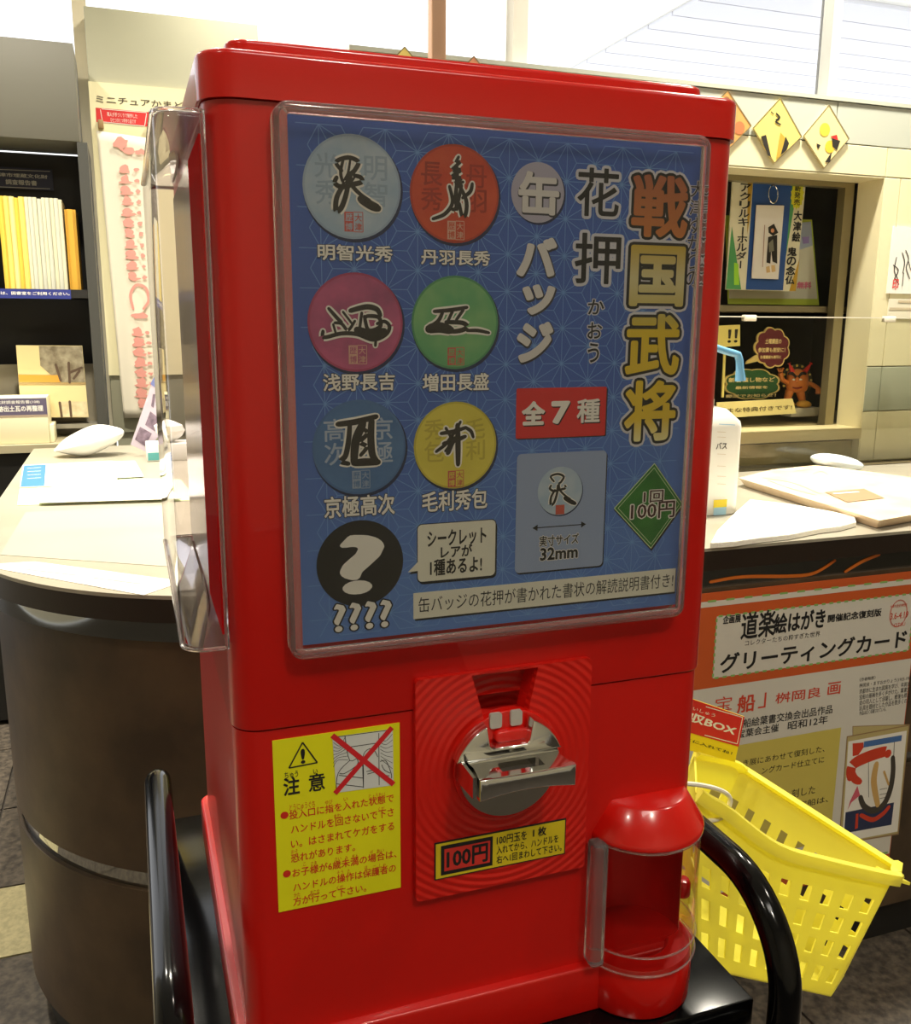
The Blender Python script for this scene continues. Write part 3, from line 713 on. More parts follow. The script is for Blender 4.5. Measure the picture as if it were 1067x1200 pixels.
# kan badge column
pb.disc(q7(196, 373), .0168, SHD, 1); pb.disc(q7(190, 365), .0166, mat('print_lilac', (176, 172, 190), .5), 2)
GREYW = mat('print_grey_white', (214, 210, 206), .5); GSH = mat('print_grey_shadow', (58, 58, 66), .5)
for st, tl, br, bo in (('缶', q7(110, 272), q7(276, 462), .032), ('バ', q7(105, 570), q7(262, 733), .05), ('ッ', q7(130, 782), q7(255, 902), .05), ('ジ', q7(105, 950), q7(246, 1113), .05)):
    pb.text(st, (tl[0] + .8, tl[1] + 1.2), (br[0] + .8, br[1] + 1.2), GSH, 3, bo + .022); pb.text(st, tl, br, GREYW, 5, bo)
pb.build('badge_lettering', card)
for st, tl, br in (('花', q7(372, 252), q7(546, 474)), ('押', q7(360, 545), q7(552, 772)), ('か', q7(415, 842), q7(483, 908)), ('お', q7(413, 945), q7(473, 1016)), ('う', q7(414, 1038), q7(460, 1122))):
    pb.text(st, tl, br, OUTL, 3, .07); pb.text(st, tl, br, BK, 4, .012)
pb.build('reading_lettering', card)
G1 = mat('print_copper', (186, 116, 58), .45); G2 = mat('print_pale_gold', (204, 190, 126), .45); G3 = mat('print_gold', (214, 184, 44), .45)
def grad(name, stops, z0, z1):
    m = bpy.data.materials.new(name); m.use_nodes = True; nt = m.node_tree; b = nt.nodes['Principled BSDF']; b.inputs['Roughness'].default_value = .45
    ge = nt.nodes.new('ShaderNodeNewGeometry'); s_ = nt.nodes.new('ShaderNodeSeparateXYZ'); mr = nt.nodes.new('ShaderNodeMapRange'); cr = nt.nodes.new('ShaderNodeValToRGB')
    mr.inputs[1].default_value = z0; mr.inputs[2].default_value = z1; nt.links.new(ge.outputs['Position'], s_.inputs[0]); nt.links.new(s_.outputs['Z'], mr.inputs[0]); nt.links.new(mr.outputs[0], cr.inputs[0])
    while len(cr.color_ramp.elements) < len(stops): cr.color_ramp.elements.new(.5)
    for e, (p, c) in zip(cr.color_ramp.elements, stops): e.position = p; e.color = lin(c)
    nt.links.new(cr.outputs[0], b.inputs['Base Color']); return m
za = pb.at(770, 204)[1]; zz = pb.at(760, 515)[1]
GOLD = grad('print_gold_gradient', [(0, (236, 226, 160)), (.08, (222, 190, 50)), (.42, (220, 190, 40)), (.46, (196, 176, 70)), (.62, (210, 200, 150)), (.74, (196, 168, 60)), (.78, (196, 120, 60)), (.92, (176, 104, 60)), (1, (170, 96, 64))], zz, za)
for st, tl, br in (('戦', q7(622, 288), q7(846, 562)), ('国', q7(614, 606), q7(828, 866)), ('武', q7(594, 914), q7(808, 1170)), ('将', q8(545, 100), q8(732, 330))):
    pb.text(st, tl, br, OUTL, 3, .115); pb.text(st, tl, br, BK, 4, .075); pb.text(st, tl, br, GOLD, 5, .03)
pb.build('title_lettering', card)
pb.vtext('大津ゆかりの', (809, 212), (819, 336), OUTL, 3, .04); pb.vtext('大津ゆかりの', (809, 212), (819, 336), BK, 4, .0); pb.build('side_lettering', card)
pb.rect(q8(92, 130), q8(458, 322), BK, 1, .001); pb.rect(q8(88, 124), q8(453, 318), PRED, 2, .001)
for ch, tl, br in (('全', q8(114, 182), q8(200, 270)), ('7', q8(238, 182), q8(300, 264)), ('種', q8(340, 170), q8(428, 262))):
    bo = .022 if ch == '種' else .045; pb.text(ch, (tl[0] + .9, tl[1] + 1.3), (br[0] + .9, br[1] + 1.3), BK, 3, bo + .005); pb.text(ch, tl, br, PW, 4, bo)
pb.build('count_plate', card)
LB = mat('print_light_blue', (150, 166, 198), .5)
pb.rect(q8(94, 402), q8(446, 862), BK, 1, .003); pb.rect(q8(90, 396), q8(442, 856), LB, 2, .003)
cc = pb.at(*q8(268, 548)); pb.disc((cc[0] + .0004, cc[1] - .0006), .0154, SHD, 2.5, px=False); pb.disc(cc, .0152, MC['b1'], 3, px=False)
q9 = lambda x, y: (q8(268, 548)[0] + (q5(x, y)[0] - q5(310, 372)[0]) * .58, q8(268, 548)[1] + (q5(x, y)[1] - q5(310, 372)[1]) * .58)
for k, m, L in ((.0012, PW, 4), (0, INKB, 5)):
    for ww, ps in ((1.0, ((262, 300), (238, 262), (290, 243), (335, 262), (318, 300), (300, 320), (308, 365), (345, 405), (385, 432))), (1.1, ((240, 330), (232, 355), (262, 372), (305, 362), (350, 350), (345, 330))), (1.2, ((268, 365), (240, 420), (238, 475), (262, 460), (285, 390), (290, 330))), (2.0, ((345, 425), (390, 452), (422, 466)))):
        pb.stroke([q9(*p) for p in ps], .0013 * ww + k, m, L)
x, y = pb.at(*q8(267, 625)); pb.poly([(x - .003, y - .003), (x + .003, y - .003), (x + .003, y + .003), (x - .003, y + .003)], SEAL, 3.5, False)
A = pb.at(*q8(153, 702)); B = pb.at(*q8(375, 685)); ym = (A[1] + B[1]) / 2
pb.poly([(A[0] + .002, ym - .0003), (B[0] - .002, ym - .0003), (B[0] - .002, ym + .0003), (A[0] + .002, ym + .0003)], BK, 3, False)
pb.poly([(A[0], ym), (A[0] + .0035, ym - .002), (A[0] + .0035, ym + .002)], BK, 3, False); pb.poly([(B[0], ym), (B[0] - .0035, ym - .002), (B[0] - .0035, ym + .002)], BK, 3, False)
for st, tl, br, bo in (('実寸サイズ', q8(183, 735), q8(343, 765), .02), ('32mm', q8(187, 786), q8(338, 822), .03)):
    pb.text(st, tl, br, PW, 3, .07); pb.text(st, tl, br, BK, 4, bo)
pb.build('size_plate', card)
GR = mat('print_green', (54, 128, 48), .5, noise=((36, 108, 40), 70, 2)); GP = mat('print_pale_green', (206, 222, 178), .5)
dm = [pb.at(*q8(*p)) for p in ((490, 620), (658, 432), (775, 602), (643, 787))]
dc = (sum(p[0] for p in dm) / 4, sum(p[1] for p in dm) / 4)
def sc(k, ox=0, oy=0): return [(dc[0] + (p[0] - dc[0]) * k + ox, dc[1] + (p[1] - dc[1]) * k + oy) for p in dm]
pb.poly(sc(1.02, .0006, -.001), BK, 1, False); pb.poly(sc(1.0), GP, 2, False); pb.poly(sc(.97), GR, 2.5, False); pb.poly(sc(.90), GP, 3, False); pb.poly(sc(.88), GR, 3.5, False)
for st, tl, br in (('1回', q8(614, 548), q8(692, 592)), ('100円', q8(562, 600), q8(738, 655))):
    pb.text(st, tl, br, PW, 4.5, .07); pb.text(st, tl, br, mat('print_maroon', (70, 26, 26), .5), 5.5, .012)
pb.build('price_diamond', card)

# ---------------------------------------------------------------- yellow warning sticker
YE = mat('sticker_yellow', (226, 222, 20), .4)
yst = .0008
ST = [atY(*p, yst) for p in ((318, 868), (467, 847), (327, 1067), (470, 1041))]
SX0, SX1, SZ1, SZ0 = (ST[0].x + ST[2].x) / 2, (ST[1].x + ST[3].x) / 2, (ST[0].z + ST[1].z) / 2, (ST[2].z + ST[3].z) / 2
stk = box('warning_sticker', SX0, SX1, .0004, .0012, SZ0, SZ1, YE, mc); stk['label'] = 'yellow warning sticker'
ps = Print((0, .0003, 0), gap=.00008); s5 = lambda x, y: (300 + x / 5, 840 + y / 5)
RK = mat('sticker_red', (204, 40, 24), .5)
tri = [s5(272, 150), s5(358, 268), s5(192, 300)]
for i in range(3): ps.stroke([tri[i], tri[(i + 1) % 3]], .0009, BK, 1, smooth=0, taper=False)
ps.text('!', s5(264, 192), s5(284, 270), BK, 1, .03)
ps.text('ちゅう', s5(166, 326), s5(246, 352), BK, 1, .01); ps.text('い', s5(334, 308), s5(360, 330), BK, 1, .01)
ps.text('注', s5(160, 362), s5(254, 448), BK, 1, .026); ps.text('意', s5(308, 338), s5(402, 425), BK, 1, .018)
rows_ = [('投入口に指を入れた状態で', 195, 805, 600, 455, 545), ('ハンドルを回さないで下さ', 205, 805, 0, 0, 0)]
def line(st, xa, xb, ytl, ybl, ytr, ybr):
    # left/right ends measured in the sticker crop
    A = ps.at(*s5(xa, ybl)); B = ps.at(*s5(xb, ybr)); T = ps.at(*s5(xa, ytl)); zb = (A[1] + B[1]) / 2; zt = zb + (T[1] - A[1])
    ps.text(st, (A[0], zt), (B[0], zb), RK, 1, .011, px=False)
line('投入口に指を入れた状態で', 195, 805, 545, 595, 460, 505)
line('ハンドルを回さないで下さ', 205, 805, 630, 680, 540, 588)
line('い。はさまれてケガをする', 205, 808, 715, 765, 625, 668)
line('恐れがあります。', 205, 580, 800, 850, 750, 790)
line('お子様が6歳未満の場合は、', 213, 822, 885, 935, 785, 830)
line('ハンドルの操作は保護者の', 218, 818, 968, 1018, 870, 915)
line('方が行って下さい。', 218, 645, 1052, 1102, 980, 1030)
for st, xa, xb, y in (('とうにゅうぐち', 195, 345, 522), ('ゆび', 405, 448, 498), ('い', 512, 536, 482), ('じょうたい', 660, 755, 462), ('くだ', 715, 752, 538), ('まわ', 455, 495, 580), ('おそ', 205, 245, 788), ('こ', 275, 292, 862), ('さま', 320, 355, 857), ('さい', 460, 498, 832), ('み', 520, 538, 825), ('まん', 562, 600, 815), ('ば', 668, 685, 790), ('あい', 706, 748, 785), ('そう', 472, 510, 912), ('さ', 532, 548, 902), ('ほ', 634, 652, 882), ('ご', 684, 700, 878), ('しゃ', 722, 758, 868), ('かた', 220, 258, 1042), ('おこな', 316, 372, 1026), ('くだ', 472, 510, 998)):
    ps.text(st, s5(xa, y - 8), s5(xb, y + 8), RK, 1, 0)
for c in ((166, 577), (180, 920)): ps.disc(s5(*c), .0024, RK, 1)
# crossed-out hand diagram
ps.poly([s5(446, 118), s5(800, 70), s5(805, 400), s5(470, 445)], mat('sticker_grey', (206, 208, 206), .5), 1)
for a in ((((520, 112), (548, 255), (620, 240), (628, 415))), ((718, 95), (720, 400)), ((524, 180), (716, 152)), ((548, 255), (480, 330), (468, 440)), ((590, 240), (592, 280), (520, 330), (488, 330)), ((628, 415), (625, 240), (655, 190), (690, 195), (712, 235)), ((725, 262), (760, 258), (790, 330), (792, 360)), ((735, 280), (750, 310), (785, 330)), ((485, 342), (625, 358)), ((470, 392), (625, 410)), ((645, 320), (690, 312)), ((650, 335), (700, 322)), ((725, 340), (780, 345)), ((450, 120), (800, 74))): ps.stroke([s5(*p) for p in a], .00045, BK, 2, taper=False, smooth=4 if len(a) > 2 else 0)
for k in range(7):
    ps.stroke([s5(452, 150 + k * 24), s5(490 - k * 2, 170 + k * 14), s5(520 + k * 3, 120 + k * 22)], .0003, BK, 2, taper=False); ps.stroke([s5(724 + k, 130 + k * 20), s5(760, 140 + k * 22), s5(798, 100 + k * 34)], .0003, BK, 2, taper=False)
for a in ((((445, 108), (805, 395))), ((795, 62), (462, 448))): ps.stroke([s5(*p) for p in a], .0033, mat('cross_red', (206, 30, 40), .5), 3, taper=False, smooth=0)
ps.build('sticker_print', stk)
# coin label
cl = [atY(*p, -.0052) for p in ((507, 990), (663, 958), (511, 1034), (662, 998))]
LX0, LX1, LZ1, LZ0 = (cl[0].x + cl[2].x) / 2, (cl[1].x + cl[3].x) / 2, (cl[0].z + cl[1].z) / 2, (cl[2].z + cl[3].z) / 2
lab = box('price_label', LX0, LX1, -.0052, -.0045, LZ0, LZ1, BK, mc); lab['label'] = 'yellow and black coin label'
ps = Print((0, -.0053, 0), gap=.00008); YO = mat('label_yellow', (212, 190, 34), .4)
e = .0008; ps.poly([(LX0 + e, LZ0 + e), (LX1 - e, LZ0 + e), (LX1 - e, LZ1 - e), (LX0 + e, LZ1 - e)], YO, 1, False)
W_ = LX1 - LX0; H_ = LZ1 - LZ0
def lb(u, v): return (LX0 + u * W_, LZ1 - v * H_)
ps.poly([lb(.045, .90), lb(.43, .90), lb(.43, .10), lb(.045, .10)], BK, 2, False); ps.poly([lb(.07, .80), lb(.41, .80), lb(.41, .20), lb(.07, .20)], mat('label_red', (206, 52, 44), .4), 3, False)
ps.text('100円', lb(.09, .26), lb(.39, .74), BK, 4, .03, px=False)
ps.text('100円玉を', lb(.46, .12), lb(.69, .36), BK, 4, .012, px=False); ps.text('1 枚', lb(.74, .10), lb(.84, .34), BK, 4, .03, px=False)
ps.text('入れてから、ハンドルを', lb(.46, .40), lb(.94, .62), BK, 4, .012, px=False); ps.text('右へ1回まわして下さい。', lb(.46, .66), lb(.97, .88), BK, 4, .012, px=False)
ps.build('label_print', lab)

# ================================================================== STAND
sd = thing('machine_stand', 'glossy black tubular stand with flat tray under the machine', 'stand', (.16, .15, 0))
box('tray', -.034, .357, -.034, .36, .840, .8678, BLACKG, sd, bev=.002)
def hoop(x):
    pts = []; r = .072; yF, yB, zT = -.052, .325, .947
    pts = [(x, yF, .002), (x, yF, .4), (x, yF, .7), (x, yF, zT - r)]
    pts += [(x, yF + r - r * cos(radians(90 * k / 12)), zT - r + r * sin(radians(90 * k / 12))) for k in range(1, 13)]
    pts += [(x, y, zT) for y in (.08, .16, .22)]
    r2 = .05; pts += [(x, yB - r2 + r2 * sin(radians(90 * k / 12)), zT - r2 + r2 * cos(radians(90 * k / 12))) for k in range(0, 13)]
    pts += [(x, yB, .7), (x, yB, .4), (x, yB, .002)]
    return pts
for x in (-.0435, .3685): link('tube_frame', bm_mesh(tube_bm(hoop(x), .0115, 24)), sd, BLACKG, smooth=60)
for y, z in ((-.05, .846), (.33, .846), (-.058, .15), (.335, .15)):
    link('cross_bar', bm_mesh(tube_bm([(-.0435, y, z), (.3685, y, z)], .009, 16)), sd, BLACKG)

# ================================================================== BASKET
YEL = mat('yellow_plastic', (254, 248, 112), .35)
nt = YEL.node_tree; b_ = nt.nodes['Principled BSDF']; tl_n = nt.nodes.new('ShaderNodeBsdfTranslucent'); tl_n.inputs[0].default_value = lin((255, 248, 110)); mx_ = nt.nodes.new('ShaderNodeMixShader'); mx_.inputs[0].default_value = .45
nt.links.new(b_.outputs[0], mx_.inputs[1]); nt.links.new(tl_n.outputs[0], mx_.inputs[2]); nt.links.new(mx_.outputs[0], nt.nodes['Material Output'].inputs[0])
bk = thing('plastic_basket', 'yellow perforated plastic basket hanging tilted right of the machine', 'basket', (.47, .12, .75))
NB = .12
def pn(x, y): return atY(x, y, NB)
top = catmull([pn(*p) for p in ((817, 929), (828, 937), (850, 950), (907, 992), (970, 1011), (1047, 1028))], 6)
def sample(path, u):
    L = [0]
    for a, b in zip(path, path[1:]): L.append(L[-1] + (b - a).length)
    t = u * L[-1]
    for i in range(len(path) - 1):
        if t <= L[i + 1] or i == len(path) - 2:
            k = (t - L[i]) / max(1e-9, L[i + 1] - L[i]); return path[i].lerp(path[i + 1], min(max(k, 0), 1))
botR = pn(973, 1168); botL = pn(817, 1134)
Dp = atY(868, 901, .28); Ep = atY(815, 886, .27); Cp = atY(1050, 1018, .148); down = (botR - top[-1])
far_bR = botR; 
def grid(name, T, B, cols, rws, holes, bm=None, m=YEL):
    """wall with square holes: T(u), B(u) edges"""
    us = [0]; 
    for c in cols: us += list(c)
    us.append(1); vs_ = [0]
    for r_ in rws: vs_ += list(r_)
    vs_.append(1); bm = bmesh.new(); nn = (T(1) - T(0)).cross(B(.5) - T(.5)).normalized() * .0018
    Pt = [[T(u).lerp(B(u), v) for u in us] for v in vs_]
    V = [[bm.verts.new(p) for p in r] for r in Pt]; W2 = [[bm.verts.new(p + nn) for p in r] for r in Pt]
    nj, ni = len(vs_) - 1, len(us) - 1
    solid = lambda i, j: 0 <= i < ni and 0 <= j < nj and not (i % 2 == 1 and j % 2 == 1 and holes(i // 2, j // 2))
    for j in range(nj):
        for i in range(ni):
            if not solid(i, j): continue
            bm.faces.new((V[j][i], V[j][i + 1], V[j + 1][i + 1], V[j + 1][i])); bm.faces.new((W2[j + 1][i], W2[j + 1][i + 1], W2[j][i + 1], W2[j][i]))
            for di, dj, (a1, b1), (a2, b2) in ((0, -1, (j, i), (j, i + 1)), (0, 1, (j + 1, i), (j + 1, i + 1)), (-1, 0, (j, i), (j + 1, i)), (1, 0, (j, i + 1), (j + 1, i + 1))):
                if not solid(i + di, j + dj): bm.faces.new((V[a1][b1], V[a2][b2], W2[a2][b2], W2[a1][b1]))
    return link(name, bm_mesh(bm), bk, m, smooth=0)
# near wall: 11 columns of holes
nc = 9; cols = [((k + .22) / nc, (k + .68) / nc) for k in range(nc)]
rws = [(.20, .32), (.39, .51), (.58, .70), (.78, .90)]
grid('side_wall', lambda u: sample(top, u), lambda u: botL.lerp(botR, u), cols, rws, lambda i, j: True)
fT = lambda u: Dp.lerp(Cp, u); dn = down * .92
fbl = Dp + dn + Vector((0, -.01, 0)); fbr = Cp + dn + Vector((0, -.004, 0))
nc2 = 9; cols2 = [((k + .2) / nc2, (k + .6) / nc2) for k in range(nc2)]
grid('side_wall', fT, lambda u: fbl.lerp(fbr, u), cols2, [(.26, .38), (.52, .64), (.78, .88)], lambda i, j: True)
grid('end_wall', lambda u: top[-1].lerp(Cp, u), lambda u: botR.lerp(fbr, u), [], [], lambda i, j: False)
tA = top[0]; eb = Ep + dn * .9; eb.x = max(eb.x, .385)
grid('side_wall', lambda u: Ep.lerp(Dp, u), lambda u: eb.lerp(fbl, u), [(.15, .4), (.6, .85)], [(.26, .42), (.52, .64), (.74, .86)], lambda i, j: True)
grid('end_wall', lambda u: tA.lerp(Ep, u), lambda u: botL.lerp(eb, u), [((k + .2) / 4, (k + .75) / 4) for k in range(4)], [(.3, .45), (.6, .75)], lambda i, j: True)
grid('bottom', lambda u: botL.lerp(botR, u), lambda u: eb.lerp(fbr, u), [], [], lambda i, j: False)
# rim: flat folded lip swept round the opening
def strip(path, wdt, th):
    bm = bmesh.new(); R_ = []
    n = len(path)
    for i, p in enumerate(path):
        d = (path[min(i + 1, n - 1)] - path[max(i - 1, 0)]).normalized(); up2 = Vector((0, 0, 1)); s_ = d.cross(up2).normalized(); u2 = s_.cross(d).normalized()
        R_.append([bm.verts.new(p + s_ * a + u2 * b) for a, b in ((th, .004), (th, -wdt), (th - .0015, -wdt), (-th + .001, .002), (-th, .004), (0, .0055))])
    for A, B in zip(R_, R_[1:]):
        for k in range(6): bm.faces.new((A[k], A[(k + 1) % 6], B[(k + 1) % 6], B[k]))
    bm.faces.new(R_[0]); bm.faces.new(R_[-1][::-1]); return bm
loop = [Vector(p) for p in catmull([tA] + [p for p in top[6::6]] + [top[-1] + Vector((.006, .004, 0)), Cp + Vector((.004, .003, .001))], 5)]
link('rim', bm_mesh(strip(loop, .007, .005)), bk, YEL)
link('rim', bm_mesh(strip([Cp.lerp(Dp, k / 12) for k in range(12)] + catmull([Dp.lerp(Cp, .03), Dp.lerp(Ep, .2) + Vector((0, 0, .003)), Ep], 5), .009, .005)), bk, YEL)
ta = atY(1067, 1043, .075)
slab('rim_tab', [top[-1] + Vector((-.006, -.004, 0)), top[-1] + Vector((.022, .0, -.014)), top[-1] + Vector((.022, .016, -.016)), top[-1] + Vector((-.004, .02, -.002))], .003, YEL, bk)
# cable tie round tube and rim
T0 = Vector((.3685, .112, .947)); T1 = pn(838, 944); ax_ = (T1 - T0); hl = ax_.length / 2; ax_.normalize(); wd = Vector((0, 0, 1)); wd = (wd - ax_ * wd.dot(ax_)).normalized(); mid = (T0 + T1) / 2
P_ = [mid + ax_ * ((hl + .0175) * cos(a)) + wd * (.0170 * (abs(sin(a)) ** .6) * (1 if sin(a) > 0 else -1)) for a in [2 * pi * k / 40 for k in range(40)]]
finish(link('cable_tie', bm_mesh(tube_bm(P_, .0022, 8, closed=True)), None, mat('white_nylon', (240, 236, 220), .4)), 'white plastic tie looped round the right black tube and basket rim', 'cable tie')
# collection box sign
sg = [atY(*p, .27) for p in ((790, 812), (872, 840), (861, 893), (782, 873))]
sn = thing('collection_sign', 'small red and yellow card reading BOX standing behind the yellow basket', 'sign', tuple(sg[3]))
slab('sign_card', sg, .0015, mat('sign_yellow', (240, 216, 30), .45), sn, n=(0, 1, 0))
u_ = (sg[1] - sg[0]).normalized(); v_ = Vector((0, -1, 0)).cross(u_); v_ = v_ if v_.z > 0 else -v_
pg = Print(sg[0] + Vector((0, -.0004, 0)), u_, v_, gap=.0002)
SR = mat('sign_red', (206, 38, 40), .45)
pg.poly([(790, 812), (872, 840), (865, 875), (785, 852)], SR, 1)
z5_ = lambda x, y: (810 + x / 4, 600 + y / 4)
for a in ((z5_(66, 912), z5_(238, 962)), (z5_(238, 962), z5_(213, 1086)), (z5_(213, 1086), z5_(60, 1045))): pg.stroke(list(a), .0009, PW, 2, smooth=0, taper=False)
pg.text('回収BOX', z5_(-70, 915), z5_(196, 1046), PW, 2, .03)
pg.text('かいしゅう', z5_(-20, 902), z5_(106, 962), PW, 2, .0)
pg.text('ここに入れてね！', z5_(-60, 1045), z5_(186, 1138), BK, 2, .012)
pg.build('sign_print', sn)
# ================================================================== POSTER ON THE COUNTER FRONT
PYC = .853
po = thing('exhibition_poster', 'orange framed greeting card poster on the dark counter front', 'poster', (1.17, PYC, .2))
pcard = box('poster_sheet', .905, 1.435, PYC, PYC + .002, .205, .866, mat('poster_orange', (200, 88, 36), .5), po)
pp = Print((0, PYC - .0001, 0), gap=.00025)
z5 = lambda x, y: (810 + x / 4, 600 + y / 4)
z6 = lambda x, y: (780 + x / 3.157, 820 + y / 3.157)
z9 = lambda x, y: (930 + x / 6.664, 820 + y / 6.664)
PPR = mat('poster_paper', (212, 208, 198), .55); PGN = mat('poster_green', (132, 176, 96), .5); PRD = mat('poster_red', (206, 66, 40), .5); PYL = mat('poster_yellow', (206, 190, 92), .5)
def Zt(x, y): return pp.at(*z5(x, y))
zl1 = (Zt(80, 440)[1] + Zt(1028, 322)[1]) / 2; pp.poly([(.907, zl1 - .005), (1.433, zl1 - .005), (1.433, zl1 + .006), (.907, zl1 + .006)], PPR, 1, False)
for k in range(13): pp.poly([(.93 + k * .040, zl1 + .004), (.948 + k * .040, zl1 + .004), (.948 + k * .040, zl1 + .008), (.93 + k * .040, zl1 + .008)], PGN, 2, False)
A = pp.at(839.5, 722.5); B = pp.at(1064, 762)
pp.poly([(A[0], B[1]), (B[0], B[1]), (B[0], A[1]), (A[0], A[1])], PPR, 1, False)
n = 26
for k in range(n):
    x = A[0] + (B[0] - A[0]) * (k + .2) / n; d = (B[0] - A[0]) / n * .5
    for z in (A[1], B[1]): pp.poly([(x, z - .002), (x + d, z - .002), (x + d, z + .002), (x, z + .002)], PGN, 2, False)
for k in range(9):
    z = B[1] + (A[1] - B[1]) * (k + .2) / 9; d = (A[1] - B[1]) / 18
    for x in (A[0], B[0]): pp.poly([(x - .002, z), (x + .002, z), (x + .002, z + d), (x - .002, z + d)], PGN, 2, False)
zb1 = pp.at(833, 806)[1]; pp.poly([(.907, .235), (1.433, .235), (1.433, zb1), (.907, zb1)], PPR, 1, False)
for k in range(13): pp.poly([(.93 + k * .040, .236), (.948 + k * .040, .236), (.948 + k * .040, .241), (.93 + k * .040, .241)], PGN, 2, False)
for st, tl, br, m, bo in (('企画展', (148, 487), (228, 515), BK, .03), ('道楽', (238, 475), (385, 578), BK, .02), ('絵はがき', (390, 480), (620, 540), BK, .03), ('開催記念復刻版', (640, 482), (886, 486), BK, .03), ('コレクターたちの粋すぎた世界', (250, 602), (600, 582), BK, 0), ('グリーティングカード', (138, 668), (1000, 632), BK, .025),
                          ('宝', (112, 870), (186, 925), PRD, 0), ('船', (218, 862), (292, 930), PRD, .02), ('」', (315, 850), (345, 915), PRD, 0), ('桝岡良', (395, 850), (602, 866), PRD, .01), ('画', (640, 802), (693, 850), PRD, .01),
                          ('船絵葉書交換会出品作品', (242, 970), (657, 942), BK, .01), ('宝葉会主催', (215, 1022), (405, 1028), BK, .01), ('昭和12年', (452, 982), (635, 990), BK, .01)):
    pp.text(st, z5(*tl), z5(*br), m, 3, bo)
c = pp.at(*z5(968, 475)); pp.ring(c, .0225, .0012, PRD, 3, px=False, ry=.029); pp.ring(c, .0205, .0005, PRD, 3, px=False, ry=.027)
pp.text('3.6-4.19', z5(932, 474), z5(1012, 494), PRD, 3, .01); pp.text('大津市歴史博物館', z5(930, 436), z5(1008, 441), PRD, 3, 0); pp.text('OTSU', z5(948, 522), z5(998, 532), PRD, 3, 0)
for k, st in enumerate(('〈作者略歴〉', '桝岡良・ますおかりょう(1905-1987)', '京都市に生まれ図案を学び、年賀状や', '宝船の版画を多く手がけた。葉書交換', '会の同人として活躍し、戦後も郷土の', '玩具を題材とした作品を数多くのこし', '作品は広く収蔵されている。')):
    y = 770 + k * 26; xe = 860 if k == 0 else (910 if k == 6 else 1035); pp.text(st, z5(786, y + 8), z5(xe, y + 22 - .125 * (xe - 786)), BK, 3, 0)
pp.rect((826, 880), (972, 985), PYL, 1.6)
for st, tl, br in (('き展にあわせて復刻した、', (285, 222), (585, 192)), ('ングカード仕立てに', (355, 250), (583, 232)), ('刻した', (465, 332), (550, 346)), ('宝船は、', (490, 376), (598, 378))): pp.text(st, z6(*tl), z6(*br), BK, 3, 0)
# the pictured greeting card: plain ship-and-sail stand-in
KR = mat('print_kraft', (186, 170, 116), .5); KE = mat('print_kraft_edge', (150, 120, 84), .5); SEA = mat('print_navy', (40, 50, 84), .5); SKY = mat('print_sky', (70, 110, 170), .5); SAIL = mat('print_vermilion', (206, 62, 34), .5); HUL = mat('print_hull', (66, 60, 52), .5); TAN = mat('print_tan', (206, 166, 100), .5); PNK = mat('print_pink', (206, 90, 110), .5)
P9 = lambda pts, m, L: pp.poly([z9(*p) for p in pts], m, L)
P9([(455, 205), (900, 190), (880, 300), (455, 300)], KE, 1.5); P9([(460, 210), (895, 196), (880, 300), (460, 300)], KR, 1.8)
P9([(410, 285), (902, 193), (815, 1052), (345, 1130)], KE, 2.0); P9([(417, 292), (893, 203), (807, 1042), (352, 1120)], KR, 2.4); P9([(422, 325), (878, 240), (805, 1028), (372, 1110)], PW, 2.8)
P9([(545, 325), (840, 275), (835, 320), (540, 372)], SKY, 3.2); P9([(455, 340), (540, 332), (540, 372), (500, 430), (455, 440)], SAIL, 3.4)
P9([(400, 878), (778, 800), (757, 975), (388, 1042)], SEA, 3.2)
pp.stroke([z9(*p) for p in ((440, 600), (455, 510), (560, 450), (700, 405), (730, 420))], .024, SAIL, 3.6); pp.stroke([z9(*p) for p in ((445, 560), (470, 615), (510, 640))], .016, SAIL, 3.6)
pp.stroke([z9(*p) for p in ((515, 760), (545, 830), (620, 865), (700, 810), (748, 700), (770, 560), (768, 450))], .013, HUL, 3.8); pp.stroke([z9(*p) for p in ((520, 900), (610, 935), (690, 890), (738, 835))], .010, SAIL, 3.6)
pp.stroke([z9(*p) for p in ((640, 500), (620, 640), (650, 820))], .014, TAN, 4); pp.stroke([z9(*p) for p in ((700, 560), (735, 660))], .006, TAN, 4); pp.stroke([z9(*p) for p in ((578, 480), (580, 760))], .0012, HUL, 4, smooth=0, taper=False)
pp.stroke([z9(*p) for p in ((780, 330), (775, 440))], .0016, HUL, 4, smooth=0, taper=False); P9([(492, 670), (512, 745), (445, 800), (415, 860), (435, 790)], PNK, 3.8); P9([(480, 890), (500, 885), (495, 1000), (472, 1010)], SAIL, 3.9)
for k, y in enumerate((700, 740, 770)): pp.stroke([z9(665, y), z9(725, y - 12)], .0012, HUL, 4.2, smooth=0, taper=False)
pp.build('poster_print', pcard)

